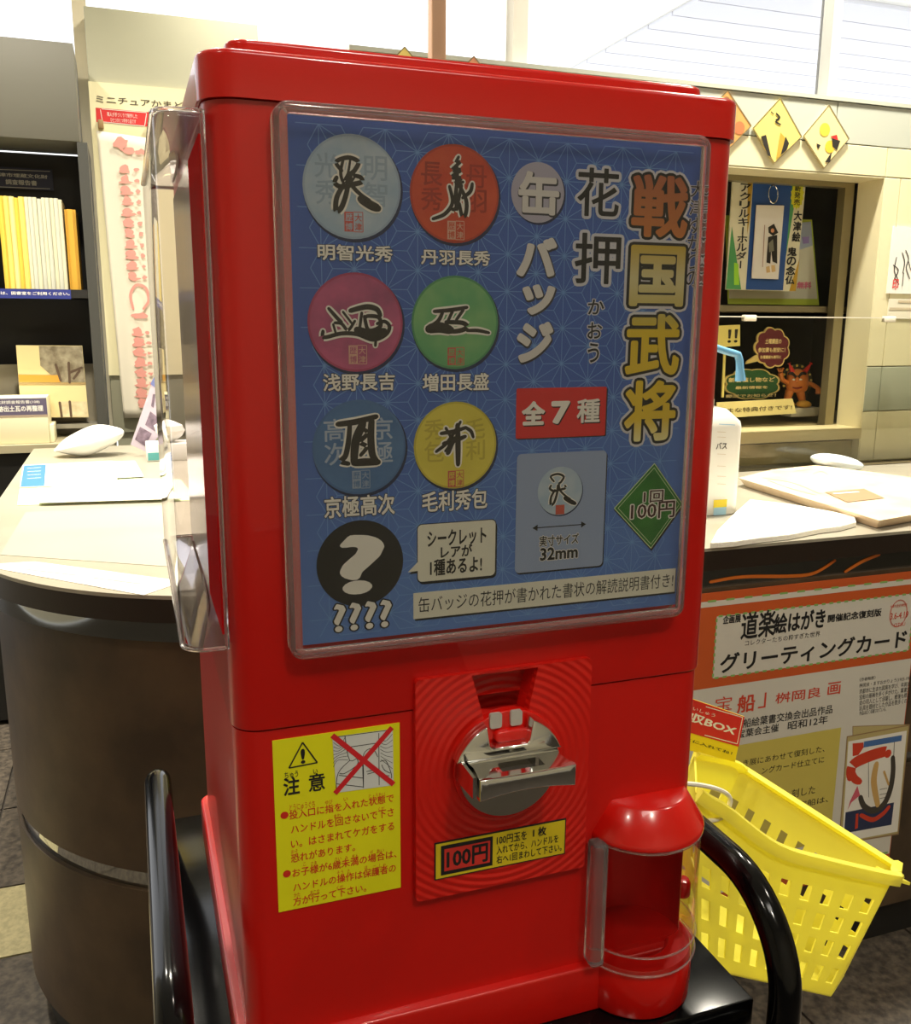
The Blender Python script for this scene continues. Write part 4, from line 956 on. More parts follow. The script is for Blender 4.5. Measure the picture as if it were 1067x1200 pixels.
# ================================================================== LEFT COUNTER THINGS
CZ = .9501
def sheet(name, label, pts, z, m, th=.0012, cat='paper', prints=None, group=None):
    P = [atZ(*p, z + th) for p in pts]
    o = slab(name, P, th, m, n=(0, 0, -1)); finish(o, label, cat, group)
    if prints:
        q = Print((0, 0, z + th + .0002), (1, 0, 0), (0, 1, 0), gap=.0003); prints(q); q.build('sheet_print', o)
    return o
PAP = mat('bright_paper', (250, 248, 240), .5); GRN = mat('paper_green', (214, 226, 180), .5); BLU = mat('paper_blue', (60, 120, 196), .5); TXT = mat('faint_text', (206, 190, 160), .5)
sheet('flyer', 'long white leaflet lying slanted along the rounded counter edge', [(-25, 662), (40, 658), (214, 681), (168, 697)], CZ, PAP, .0012, prints=lambda q: [q.stroke([(30, 667), (90, 674)], .006, TXT, 1, smooth=0, taper=False), q.stroke([(110, 677), (165, 684)], .006, TXT, 1, smooth=0, taper=False)])
sheet('flyer', 'pale green tinted sheet under the white leaflets on the left counter', [(20, 592), (24, 566), (150, 560), (212, 562), (230, 586)], CZ, GRN, .0012)
sheet('flyer', 'white leaflet with blue left panel on the left counter', [(23, 571), (27, 545), (132, 540), (138, 566)], CZ + .0025, PAP, .0015,
      prints=lambda q: [q.poly([(24, 570.5), (28, 545.5), (54, 544.5), (52, 569.5)], BLU, 1)] + [q.stroke([(32, 549 + k * 4), (48, 548 + k * 4)], .004, PAP, 2, smooth=0, taper=False) for k in range(4)])
sheet('flyer', 'white leaflet with faint tinted boxes right of the blue panelled one', [(132, 560), (128, 541), (158, 540), (168, 558)], CZ + .0045, WHITE, .0015, prints=lambda q: [q.poly([(137, 557), (134, 547), (156, 546), (163, 556)], TXT, 1)])
sheet('flyer', 'wide blank white sheet in front of the blue panelled leaflet', [(46, 589), (44, 572), (186, 562), (212, 584)], CZ + .0065, PAP, .0015)
sheet('flyer', 'small white slip on the counter end beside the machine window', [(207, 692), (205, 674), (232, 672), (236, 690)], CZ + .002, PAP, .002)
sheet('desk_mat', 'thin pale grey mat on the left counter worktop', [(30, 600), (195, 592), (202, 664), (0, 650)], CZ - .0001, mat('mat_grey', (170, 166, 152), .3), .0008, 'mat')
def pillow(name, outline, depth, m, n=(0, -1, 0), parent=None):
    """rounded solid: outline ring with swelling on both sides"""
    P = [Vector(p) for p in outline]; c = sum(P, Vector()) / len(P); nn = Vector(n); bm = bmesh.new(); rings_ = []
    for k in range(-5, 6):
        a = k / 5 * pi / 2 * .98; sc_ = cos(a) ** .8; rings_.append([bm.verts.new(c + (p - c) * sc_ + nn * (depth / 2 * sin(a))) for p in P])
    for a, b in zip(rings_, rings_[1:]):
        for i in range(len(P)): bm.faces.new((a[i], a[(i + 1) % len(P)], b[(i + 1) % len(P)], b[i]))
    bm.faces.new(rings_[0]); bm.faces.new(rings_[-1]); return link(name, bm_mesh(bm), parent, m, smooth=60)
PORC = mat('white_porcelain', (248, 248, 244), .2, coat=.3)
ol = catmull([atY(*p, 2.42) for p in ((63, 535), (78, 520), (110, 505), (136, 507), (146, 513), (138, 524), (106, 540), (80, 539), (63, 535))], 5)[:-1]
o = finish(pillow('porcelain_dish', ol, .11, PORC), 'white leaf shaped glossy dish on the far end of left counter', 'dish'); o.location.z += max(0, .951 - o.location.z)
# lilac tent card and tissue
tc_ = [atY(*p, 2.36) for p in ((153, 521), (172, 530), (190, 505), (190, 462), (181, 440))]
lf = finish(slab('photo_leaflet', tc_, .003, mat('leaflet_lilac', (206, 192, 208), .5), n=(0, 1, 0)), 'lilac photo leaflet standing upright on the left counter', 'leaflet')
q = Print((0, 2.3595, 0), gap=.0005); LD = mat('photo_dark_lilac', (104, 88, 104), .5, noise=((150, 130, 150), 60, 4))
q.poly([(158, 515), (170, 523), (178, 508), (164, 500)], LD, 1); q.poly([(170, 498), (182, 506), (186, 490), (176, 482)], LD, 1); q.poly([(177, 476), (179, 462), (182, 462), (180, 478)], LD, 1); q.poly([(183, 476), (185, 462), (188, 463), (187, 478)], LD, 1); q.poly([(176, 450), (181, 441), (185, 447), (184, 456)], mat('photo_blue', (120, 130, 190), .5), 1)
q.build('leaflet_print', lf)
tl = [(-.02, 2.12), (.11, 2.12), (.11, 2.24), (-.02, 2.24)]
ts = thing('tissue_box', 'white tissue box with teal front beside the lilac leaflet', 'tissue box', (.03, 2.12, CZ))
pa = atZ(172, 541, .951); pb_ = atZ(214, 546, .951)
box('carton', pa.x, pa.x + .13, pa.y, pa.y + .09, CZ, CZ + .05, mat('carton_white', (238, 238, 232), .5), ts, bev=.002)
box('teal_panel', pa.x + .004, pa.x + .05, pa.y - .0012, pa.y, CZ + .004, CZ + .026, mat('teal_print', (96, 176, 178), .5), ts)
cpt = (pa.x + .065, pa.y + .045, CZ + .05); bm = bmesh.new(); rr_ = []
for j, (r_, z_) in enumerate(((.012, 0), (.03, .016), (.038, .034), (.034, .05), (.016, .062), (.002, .066))):
    rr_.append([bm.verts.new((cpt[0] + r_ * (1 + .3 * sin(3 * a + j)) * cos(a), cpt[1] + r_ * (1 + .3 * cos(2 * a + j)) * sin(a), cpt[2] + z_)) for a in [2 * pi * k / 18 for k in range(18)]])
for a, b in zip(rr_, rr_[1:]):
    for k in range(18): bm.faces.new((a[k], a[(k + 1) % 18], b[(k + 1) % 18], b[k]))
bm.faces.new(rr_[0]); bm.faces.new(rr_[-1]); link('tissue', bm_mesh(bm), ts, PAP)

# ================================================================== BOOKSHELF
SH = mat('shelf_charcoal', (64, 64, 60), .5); SHB = mat('shelf_black', (24, 23, 21), .5); SHF = mat('shelf_fascia', (104, 102, 92), .45)
bs_ = thing('bookshelf', 'tall charcoal bookshelf holding yellow reports, left of the wall poster', 'bookshelf', (-.5, 2.9, 0))
SX = -.122
box('fascia', -1.3, -.147, 2.80, 3.06, 1.905, 2.195, SHF, bs_, bev=.002)
box('side_panel', -.157, SX - .004, 2.80, 3.10, .02, 1.904, SH, bs_)
box('side_panel', -1.3, -1.27, 2.80, 3.10, .02, 1.904, SH, bs_)
box('back_panel', -1.269, -.158, 3.08, 3.10, .02, 1.904, SHB, bs_)
box('shelf_board', -1.269, -.158, 2.80, 3.079, 1.420, 1.4467, SHB, bs_)
box('shelf_board', -1.269, -.158, 2.70, 3.079, .930, .955, mat('shelf_base_tan', (176, 166, 136), .4), bs_)
box('plinth', -1.269, -.158, 2.72, 3.079, .02, .929, SHB, bs_)
sb = box('holder_board', -1.2, -.160, 2.965, 2.975, .9555, 1.20, mat('holder_grey', (150, 142, 122), .5), bs_)
box('holder_ledge', -.62, -.160, 2.88, 2.9645, .985, 1.0, mat('holder_grey2', (140, 136, 122), .5), bs_)
# sign and label strip on shelf
NAVY = mat('sign_navy', (30, 34, 62), .5); TG = mat('sign_text_grey', (176, 174, 166), .5)
s1 = finish(box('category_sign', -.62, atY(62, 210, 3.05).x, 3.05, 3.053, atY(30, 222, 3.05).z, atY(30, 197, 3.05).z, NAVY), 'navy category sign hanging above the yellow reports', 'sign')
q = Print((0, 3.0498, 0), gap=.0006); r3 = lambda x, y: (x / 7.5, 190 + y / 7.5)
q.text('大津市埋蔵文化財', r3(-70, 88), r3(418, 148), TG, 1, .02); q.text('調査報告書', r3(48, 150), r3(325, 208), TG, 1, .02)
for y in (62, 215): q.stroke([r3(-60, y), r3(440, y + 20)], .002, TG, 1, smooth=0, taper=False)
q.build('sign_print', s1)
s2 = finish(box('shelf_label', -.9, atY(83, 345, 2.797).x, 2.7975, 2.7995, atY(50, 350, 2.797).z, atY(50, 339, 2.797).z, mat('label_blue', (42, 52, 128), .5)), 'blue strip label on the shelf edge under the reports', 'label')
q = Print((0, 2.797, 0), gap=.0006); q.text('になる際は、図書室をご利用ください。', r3(-180, 1132), r3(612, 1172), PW, 1, .015); q.build('label_print', s2)
# reports
YB = [mat('report_yellow_%s' % k, c, .5) for k, c in (('pale', (238, 214, 110)), ('warm', (228, 194, 74)), ('cream', (240, 226, 150)))]; WB = [mat('report_white_%s' % k, c, .5) for k, c in (('warm', (218, 214, 186)), ('cool', (206, 206, 190)))]
def book(w_, h_, m, name):
    bm = bmesh.new(); add_box(bm, 0, w_, 0, .19, 0, h_); bmesh.ops.bevel(bm, geom=[e for e in bm.edges if abs(e.verts[0].co.z - e.verts[1].co.z) > .01 and e.verts[0].co.y < .01], offset=w_ * .25, segments=2, affect='EDGES')
    return link(name, bm_mesh(bm), None, m)
xr = atY(72, 233, 2.835).x; x = xr; BZ = 1.4470; cnt = 0; nw = 0; ny = 0
ORD = ('first', 'second', 'third', 'fourth', 'fifth', 'sixth', 'seventh', 'eighth', 'ninth', 'tenth', 'eleventh', 'twelfth')
while x > atY(4, 300, 2.835).x:
    white = cnt < 9; w_ = (.0105, .013, .0118, .0125)[cnt % 4] if white else (.014, .0165, .0125, .015)[cnt % 4]
    x -= w_ + .0006; h_ = .287 if cnt % 5 else .283
    b = book(w_, h_, (WB if white else YB)[cnt % (2 if white else 3)], 'report_book'); b.location = (x + w_ / 2, 2.835 + .095 + .001 * (cnt % 3), BZ)
    if white: lb_ = 'off white report spine, %s to the left of the orange report' % ORD[nw]; nw += 1
    else: lb_ = 'yellow report spine, %s to the left of the off white reports' % ORD[ny]; ny += 1
    finish(b, lb_, 'book', 'off white reports on the shelf' if white else 'yellow reports on the shelf'); cnt += 1
b = book(.034, .255, mat('report_orange', (214, 164, 56), .5), 'report_book'); b.location = (atY(81, 245, 2.84).x + .001, 2.84 + .095, BZ); finish(b, 'thick orange yellow report, shortest and rightmost on the shelf', 'book')
q = Print((0, 2.8395, 0), gap=.0005); q.vtext('大津城跡発掘調査', r3(606, 495), r3(632, 710), BK, 1, 0); q.build('spine_title', b)
# display magazine
r4 = lambda x, y: (x / 8.573, 390 + y / 8.573)
mg = [atY(*r4(*p), 2.875) for p in ((160, 125), (825, 130), (890, 850), (215, 850))]
m_ = finish(slab('magazine', mg, .006, mat('cover_cream', (232, 214, 158), .45), n=(0, 1, 0)), 'cream cover book with tree photograph displayed face out on holder', 'book')
q = Print((0, 2.8745, 0), gap=.0006); TR_ = mat('cover_photo', (112, 100, 78), .5, noise=((176, 166, 140), 28, 5))
q.poly([r4(*p) for p in ((390, 132), (822, 134), (855, 495), (600, 495), (520, 430), (405, 330))], TR_, 1); q.poly([r4(*p) for p in ((185, 420), (600, 425), (610, 497), (190, 495))], mat('cover_orange', (216, 158, 60), .5), 1.5)
q.poly([r4(*p) for p in ((190, 505), (862, 500), (865, 520), (190, 525))], mat('cover_line', (176, 150, 100), .5), 1)
q.poly([r4(*p) for p in ((600, 690), (870, 690), (886, 845), (600, 845))], mat('cover_photo_pale', (206, 190, 150), .5, noise=((226, 214, 176), 40, 4)), 1)
for st in (((690, 300), (700, 500)), ((700, 690), (715, 840)), ((560, 320), (610, 480)), ((800, 380), (740, 460)), ((600, 700), (620, 840)), ((700, 400), (820, 350))): q.stroke([r4(*p) for p in st], .009, mat('trunk_print', (92, 72, 56), .5), 2, smooth=0)
q.build('cover_print', m_)
# white file box with purple label
fx = atY(57, 500, 2.73).x
fb_ = finish(box('report_stack', -.75, fx, 2.73, 2.868, .9556, atY(30, 466, 2.73).z, mat('file_cream', (240, 232, 196), .5), None, bev=.002), 'cream boxed report with dark purple title band on the bottom shelf', 'book')
q = Print((0, 2.7297, 0), gap=.0006); q.rect((-40, 468), r4(478, 820), mat('band_purple', (96, 88, 112), .5), 1); q.rect((-40, 488), r4(482, 840), mat('band_line', (170, 150, 130), .5), 1)
q.text('大津市埋蔵文化財調査報告書(108)', r4(-330, 690), r4(400, 712), PW, 2, .01); q.text('大津城跡出土瓦の再整理', r4(-200, 742), r4(435, 785), PW, 2, .03); q.build('title_band', fb_)
fx2 = atY(63, 500, 2.76).x
finish(box('booklet', fx + .001, fx2, 2.745, 2.865, .9556, atY(60, 498, 2.745).z, mat('file_cream2', (244, 238, 206), .5), None, bev=.001), 'small cream booklet standing right of the purple banded report', 'book')

# ================================================================== WALL POSTER AND CLOTH
YW = 2.994
BRD = mat('board_cream', (240, 232, 190), .5)
wp = finish(box('craft_poster', -.114, .36, YW, YW + .010, atY(128, 440, YW).z, atY(102, 95, YW).z, BRD), 'cream poster board about miniature kamado on the partition', 'poster')
q = Print((0, YW - .0004, 0), gap=.0006); r1 = lambda x, y: (x / 3.233, y / 3.233)
q.text('ミニチュアかまど師', r1(362, 360), r1(735, 418), mat('print_brown', (70, 60, 46), .5), 1, .01)
q.poly([r1(*p) for p in ((362, 408), (565, 425), (562, 480), (365, 462))], PRED, 1)
for a in (((385, 413), (555, 427)), ((555, 430), (548, 476)), ((548, 478), (390, 462)), ((388, 460), (380, 415))): q.stroke([r1(*p) for p in a], .002, PW, 2, smooth=0, taper=False)
q.text('職人が手づくりで制作した', r1(405, 424), r1(520, 449), PW, 2, 0); q.text('ひとつひとつ手作り品です', r1(418, 446), r1(515, 469), PW, 2, 0)
q.build('poster_print', wp)
# hanging cloth, gently waved
TL, TR2, BR2, BL = [atY(*p, YW - .014) for p in ((113, 153), (182, 163), (190, 492), (145, 490))]
BR2.z = BL.z
bm = bmesh.new(); nx, nz = 18, 30; V = []
for j in range(nz + 1):
    v = j / nz; L = TL.lerp(BL, v); Rr = TR2.lerp(BR2, v); row = []
    for i in range(nx + 1):
        u = i / nx; p = L.lerp(Rr, u); p.y += .0035 * sin(u * 9 + v * 2) * (.3 + .7 * v); row.append(bm.verts.new(p))
    V.append(row)
for j in range(nz):
    for i in range(nx): bm.faces.new((V[j][i], V[j][i + 1], V[j + 1][i + 1], V[j + 1][i]))
cl_ = finish(link('hanging_cloth', bm_mesh(bm), None, mat('cloth_white', (240, 232, 212), .8)), 'long white cotton cloth printed with pink figures hanging on the poster', 'cloth')
sm = cl_.modifiers.new('thickness', 'SOLIDIFY'); sm.thickness = .001; sm.offset = 0
q = Print((0, YW - .020, 0), gap=.0006); PK = mat('cloth_pink', (232, 160, 148), .8)
rnd = random.Random(3)
def blob(cx, cy, rx, ry, n=12, j=.35):
    q.poly([(cx + rx * cos(2 * pi * k / n) * (1 - j + 2 * j * rnd.random()), cy + ry * sin(2 * pi * k / n) * (1 - j + 2 * j * rnd.random())) for k in range(n)], PK, 1)
blob(142, 168, 8, 7); blob(151, 176, 7, 4); blob(165, 178, 6, 3)
for k in range(11):
    y = 197 + k * 12.6; x = 145.5 + k * .95
    blob(x, y, 5.5, 5, 10, .3); blob(x + 1.5, y + 4, 7.5, 2.0, 9, .4); blob(x + 14, y + 2, 3, 2.4, 8, .4)
q.stroke([(156, 362), (153, 345), (160, 334), (171, 338), (174, 352), (168, 362)], .009, PK, 1); blob(163, 370, 9, 4); 
for k in range(8):
    y = 388 + k * 12; x = 161 + k * .9
    blob(x, y, 6, 5, 10, .3); blob(x + 1, y + 4, 8, 2.0, 9, .4); blob(x + 12, y + 2, 3, 2, 8, .4)
q.build('cloth_print', cl_)
for px_, py_, wh in ((118, 145, 'left'), (176, 147, 'right')):
    c = atY(px_, py_, YW - .012)
    finish(box('wooden_clip', c.x - .009, c.x + .009, YW - .0215, YW - .001, c.z - .016, c.z + .012, mat('clip_wood', (160, 128, 84), .6), None, bev=.003), 'small wooden clip holding the %s top corner of the pink printed cloth' % wh, 'clip')

# ================================================================== RIGHT COUNTER THINGS
a = atY(506, 70, 1.3); b = atY(523, 70, 1.3)
ps_ = thing('support_pole', 'brown pole rising from the counter behind the machine', 'pole', ((a.x + b.x) / 2, 1.3, .951))
prism('pole', rrect(a.x, b.x, 1.3, 1.3 + (b.x - a.x), .004, 3), .956, CEIL - .002, mat('pole_brown', (190, 150, 120), .4), ps_)
link('pole_foot', bm_mesh(lathe_bm([(0, .951), (.04, .951), (.04, .955), (.026, .9595), (0, .9595)], (a.x + b.x) / 2, 1.3 + (b.x - a.x) / 2, n=28)), ps_, STEEL)
# diamonds on the wall
DY = WY - .006
DC = mat('diamond_cream', (238, 216, 120), .5); DE = mat('diamond_edge', (120, 108, 74), .5)
def diamond(pts, m, label, art):
    P = [atY(*p, DY) for p in pts]; o = finish(slab('diamond_plaque', P, .004, m, n=(0, 1, 0)), label, 'plaque', 'diamond plaques along the wall top'); q = Print((0, DY - .0003, 0), gap=.0004)
    for i in range(4): q.stroke([pts[i], pts[(i + 1) % 4]], .0025, DE, 1, smooth=0, taper=False)
    art(q); q.build('plaque_print', o)
diamond([(820, 138), (852.5, 106), (880, 147.5), (846, 182)], mat('diamond_orange', (214, 160, 90), .5), 'orange brown diamond plaque partly hidden by the machine lid corner', lambda q: (q.disc((866, 150), .016, mat('art_tan', (196, 120, 76), .5), 1), q.disc((851, 118), .010, mat('art_dark_tan', (150, 96, 60), .5), 1)))
diamond([(882, 150), (914, 115), (939, 160), (907, 191)], DC, 'yellow diamond plaque with dark marks, middle of the right three', lambda q: (
    q.stroke([(903, 131), (906, 134)], .003, BK, 2), q.stroke([(909, 133), (913, 138), (908, 142), (914, 146)], .0045, BK, 2), q.poly([(891, 160), (897, 158), (903, 184), (899, 182)], INKB, 2), q.poly([(914, 155), (920, 162), (924, 168), (914, 183), (909, 186)], mat('art_ochre', (196, 160, 60), .5), 1.5), q.poly([(920, 160), (924, 168), (921, 176), (914, 182)], INKB, 2)))
diamond([(941, 159), (971, 123), (994.5, 162.5), (965, 197)], mat('diamond_pale', (234, 216, 156), .5), 'cream diamond plaque with yellow and black patches, rightmost on the wall', lambda q: (
    q.disc((966, 152), .017, mat('art_yellow', (232, 196, 70), .5), 1), q.disc((972, 172), .016, mat('art_yellow2', (232, 190, 60), .5), 1), q.poly([(974, 162), (984, 165), (980, 176), (975, 172)], INKB, 2), q.poly([(956, 168), (961, 170), (958, 175)], INKB, 2), q.poly([(966, 190), (974, 178), (972, 190)], INKB, 2), q.poly([(972, 160), (980, 158), (982, 166)], PRED, 1.8)))
w0 = (atY(939, 160, DY).x - atY(882, 150, DY).x) / 2
for px_, py_, m, l in ((474, 55, DC, 'yellow diamond plaque just showing over the machine lid, left of the pole'), (555, 66, mat('diamond_salmon', (222, 150, 110), .5), 'salmon diamond plaque just showing over the machine lid, right of the pole')):
    t = atY(px_, py_, DY); h_ = .080
    P = [Vector((t.x - w0, DY, t.z - h_)), t, Vector((t.x + w0, DY, t.z - h_)), Vector((t.x, DY, t.z - 2 * h_))]
    o = finish(slab('diamond_plaque', P, .004, m, n=(0, 1, 0)), l, 'plaque', 'diamond plaques along the wall top')
    q = Print((0, DY - .0003, 0), gap=.0004)
    for i in range(4): q.stroke([(P[i].x, P[i].z), (P[(i + 1) % 4].x, P[(i + 1) % 4].z)], .0025, DE, 1, px=False, smooth=0, taper=False)
    q.build('plaque_print', o)
# acrylic screen with clips and foot rail
AY = 1.572
asc = thing('acrylic_screen', 'clear acrylic sneeze screen standing along the right counter', 'screen', (2.0, AY, .951))
AZ = atY(950, 372.5, AY).z
box('sheet', 1.15, 2.9, AY, AY + .004, .956, AZ, clear('screen_clear', (252, 252, 248), .02, 1.3), asc)
box('top_edge', 1.15, 2.9, AY - .0005, AY + .0045, AZ, AZ + .003, mat('edge_bright', (226, 222, 206), .2), asc)
box('foot_rail', atY(1003, 543, AY).x, 2.9, AY - .012, AY + .016, .951, .962, mat('rail_metal', (150, 142, 120), .2, 1), asc, bev=.002)
for px_ in (878, 1042):
    c = atY(px_, 371, AY); box('clip', c.x - .019, c.x + .019, AY - .006, AY + .010, AZ - .010, AZ + .006, mat('clip_clear_white', (246, 240, 222), .3), asc, bev=.002)
# framed sheet and keychain board on the display shelf
k3 = lambda x, y: (800 + x / 3.996, 80 + y / 3.996)
FY = 1.86
SHZ = atY(905, 357, FY).z
FSH = finish(slab('notice_sheet', [Vector((atY(853, 355, FY).x, FY, SHZ)), Vector((atY(959.5, 356, FY).x, FY, SHZ)), atY(951, 257.5, FY), Vector((atY(850, 250, FY).x, FY, atY(951, 257.5, FY).z))], .003, mat('sheet_lime', (204, 220, 84), .5), n=(0, 1, 0)), 'white notice with lime green border behind the keychain display', 'notice')
q = Print((0, FY - .0003, 0), gap=.0004)
q.poly([k3(215, 750), k3(598, 725), k3(628, 1080), k3(215, 1078)], mat('sheet_cream', (240, 236, 206), .5), 1); q.poly([k3(535, 725), k3(598, 718), k3(606, 830), k3(545, 850)], mat('sheet_lilac', (190, 200, 214), .5), 2)
q.text('無料', k3(535, 1000), k3(598, 1032), mat('text_pink', (236, 130, 150), .5), 2, .04); q.poly([k3(555, 790), k3(590, 788), k3(588, 820), k3(560, 822)], mat('text_violet', (170, 150, 206), .5), 3); q.build('notice_print', FSH)
KY = 1.80
kc = [atY(*k3(*p), KY) for p in ((235, 483), (578, 508), (525, 1045), (200, 1036))]
kb = finish(slab('keychain_display', kc, .004, mat('card_cream', (234, 228, 196), .5), n=(0, 1, 0)), 'blue and cream display card holding an acrylic keychain in the opening', 'display')
q = Print((0, KY - .0003, 0), gap=.0004); OC = mat('card_ochre', (196, 156, 50), .5); BL_ = mat('card_blue', (44, 84, 150), .5); GN = mat('card_green', (84, 160, 96), .5)
K = lambda pts, m, L: q.poly([k3(*p) for p in pts], m, L)
K([(303, 489), (330, 491), (312, 700), (300, 780)], OC, 1); K([(330, 492), (512, 505), (467, 1040), (293, 1036)], BL_, 2); K([(512, 505), (542, 507), (478, 900), (478, 840)], GN, 1); K([(545, 890), (527, 1043), (496, 1043)], OC, 1); K([(228, 740), (272, 1036), (200, 1034)], GN, 1); K([(238, 910), (258, 915), (262, 1015), (238, 1015)], mat('card_lime', (160, 220, 60), .5), 2)
q.vtext('アクリルキーホルダー', k3(270, 540), k3(290, 935), BK, 3, .02); q.vtext('大津絵', k3(520, 668), k3(545, 812), BK, 3, .03); q.vtext('鬼の念仏', k3(490, 838), k3(518, 1012), BK, 3, .03)
cc = q.at(*k3(533, 595)); pts = []
for k in range(28): a = 2 * pi * k / 28; r_ = .024 if k % 2 else .020; pts.append((cc[0] + r_ * cos(a), cc[1] + r_ * 1.7 * sin(a)))
q.poly(pts, mat('burst_yellow', (226, 222, 50), .5), 4, False); q.vtext('新発売', k3(523, 548), k3(543, 642), BK, 5, .02); q.build('card_print', kb)
kch = thing('acrylic_keychain', 'white acrylic keychain with small robed figure hanging on blue card', 'keychain', tuple(atY(*k3(385, 985), KY - .012)))
slab('tag', [atY(*k3(*p), KY - .010) for p in ((345, 640), (473, 643), (446, 988), (322, 984))], .003, mat('tag_white', (236, 230, 220), .3), kch, n=(0, 1, 0))
rc_ = [atY(*k3(422 + 22 * cos(a), 590 + 42 * sin(a)), KY - .010) for a in [2 * pi * k / 20 for k in range(20)]]
link('ring', bm_mesh(tube_bm(rc_, .0016, 8, closed=True)), kch, CHROME)
q = Print((0, KY - .0104, 0), gap=.0003)
K([(398, 745), (425, 728), (445, 770), (420, 785), (400, 770)], INKB, 2); q.disc(k3(418, 760), .006, mat('skin_print', (216, 150, 110), .5), 3); K([(398, 790), (440, 780), (440, 915), (418, 905), (412, 850), (408, 915), (390, 910)], INKB, 2); K([(400, 820), (420, 800), (425, 855), (402, 862)], mat('robe_grey', (130, 128, 110), .5), 3)
K([(388, 930), (404, 925), (408, 955), (390, 958)], mat('sandal', (226, 190, 130), .5), 2); K([(412, 922), (430, 922), (432, 952), (414, 955)], MC['sandal'], 2); q.stroke([k3(382, 735), k3(372, 930)], .002, mat('staff', (170, 110, 80), .5), 2, smooth=0); q.build('tag_print', kch)
# lower signs
r2 = lambda x, y: (820 + x / 7.62, 370 + y / 7.62)
SY = 1.83
def cloud(cx, cy, rx, ry, n, amp): return [(cx + rx * (1 + amp * abs(sin(n * a / 2))) * cos(a), cy + ry * (1 + amp * abs(sin(n * a / 2))) * sin(a)) for a in [2 * pi * k / 72 for k in range(72)]]
def bub(name, label, pts, tail, m, y, lines):
    th = .003; P = [atY(*p, y) for p in pts]; bt = thing(name, label, 'sign', (sum(p.x for p in P) / len(P), y, min(p.z for p in P)))
    bm = bmesh.new(); a = [bm.verts.new(p) for p in P]; b = [bm.verts.new(p + Vector((0, .006, 0))) for p in P]; bm.faces.new(a); bm.faces.new(b[::-1])
    for i in range(len(P)): bm.faces.new((a[i], b[i], b[(i + 1) % len(P)], a[(i + 1) % len(P)]))
    sg_ = link('board', bm_mesh(bm), bt, mat('board_gold', (220, 196, 120), .5), smooth=0)
    if tail: slab('tail', [atY(*p, y - .0001) for p in tail], .005, MC['board_gold'], bt, n=(0, 1, 0))
    q = Print((0, y - .0003, 0), gap=.0004); cx = sum(p[0] for p in pts) / len(pts); cy = sum(p[1] for p in pts) / len(pts)
    q.poly([(cx + (p[0] - cx) * .93, cy + (p[1] - cy) * .93) for p in pts], m, 1)
    for st, tl, br in lines: q.text(st, r2(*tl), r2(*br), mat('gold_text', (240, 216, 150), .5), 3, .025)
    q.build('board_print', sg_)
    return bt
bub('green_bubble_sign', 'green speech bubble sign below the maroon one in the dark opening', [r2(*p) for p in cloud(465, 610, 232, 128, 8, .12)], None, mat('bubble_green', (36, 92, 46), .5), SY, [('新着催し物など', (255, 555), (662, 588)), ('最新情報を', (315, 630), (600, 650)), ('郵送でお知らせ！', (228, 705), (672, 722))])
bub('maroon_bubble_sign', 'maroon cloud shaped speech bubble sign above the figurine', [r2(*p) for p in cloud(645, 285, 142, 165, 9, .14)], [r2(500, 350), r2(540, 400), r2(410, 432), r2(420, 405)], mat('bubble_maroon', (104, 24, 40), .5), SY - .02, [('土曜講座の', (582, 205), (722, 250)), ('参加費も割安に！', (518, 285), (755, 325)), ('各種講座も割引に', (535, 355), (720, 382))])
so_ = [atY(*r2(*p), 1.775) for p in ((150, 775), (825, 740), (860, 872), (150, 918))]
st_ = finish(slab('benefit_sign', so_, .004, mat('strip_cream', (238, 222, 150), .5), n=(0, 1, 0)), 'long cream paper sign along the bottom of the opening', 'sign')
q = Print(so_[0] + Vector((0, -.0004, 0)), (so_[1] - so_[0]), (0, 0, 1), gap=.0004); q.v = (Vector((0, 0, 1)) - q.u * q.u.z).normalized(); q.n = Vector((0, -1, 0))
q.text('さまざまな特典付きです!', r2(20, 838), r2(818, 835), mat('text_brown', (96, 80, 44), .5), 1, .015); q.build('sign_print', st_)
fe = finish(slab('exclamation_sign', [atY(*r2(*p), 1.79) for p in ((100, 92), (357, 80), (357, 270), (100, 285))], .004, mat('plate_yellow', (242, 226, 130), .5), n=(0, 1, 0)), 'small yellow sign with two exclamation marks', 'sign')
q = Print((0, 1.7896, 0), gap=.0004); q.text('！', r2(252, 125), r2(272, 240), INKB, 1, .01); q.text('！', r2(310, 122), r2(330, 238), INKB, 1, .01); q.build('sign_print', fe)
fp = slab('sign_leg', [atY(*r2(*p), 1.792) for p in ((216, 272), (234, 272), (212, 730), (194, 730))], .004, MC['plate_yellow'], fe, n=(0, 1, 0))
# horned figurine
FYY = 1.86; fw = lambda x, y, d=0: atY(*r2(x, y), FYY + d)
base = fw(905, 890)
fg = thing('horned_figurine', 'orange figurine with red horns on white block, right in the opening', 'figurine', tuple(base))
a = fw(780, 822); b = fw(1030, 890); 
box('pedestal', a.x, b.x, FYY - .02, FYY + .03, b.z, a.z, mat('pedestal_white', (226, 220, 196), .5), fg, bev=.001)
ORG = mat('figure_orange', (226, 132, 56), .4); 
def limb(pts, rs, name, m): return link(name, bm_mesh(tube_bm(catmull(pts, 5), [rs[min(int(i / 5), len(rs) - 2)] * (1 - (i % 5) / 5) + rs[min(int(i / 5) + 1, len(rs) - 1)] * ((i % 5) / 5) for i in range(5 * (len(pts) - 1) + 1)], 12)), fg, m, smooth=60)
hc = fw(865, 585)
ol = [fw(*p) for p in ((790, 500), (865, 475), (945, 500), (955, 590), (940, 670), (865, 690), (785, 670), (778, 590))]
pillow('head', catmull(ol + [ol[0]], 3)[:-1], .045, ORG, parent=fg)
hd_ = [fw(865 + 140 * cos(a), 580 + 150 * sin(a), .022) for a in [2 * pi * k / 24 for k in range(24)]]
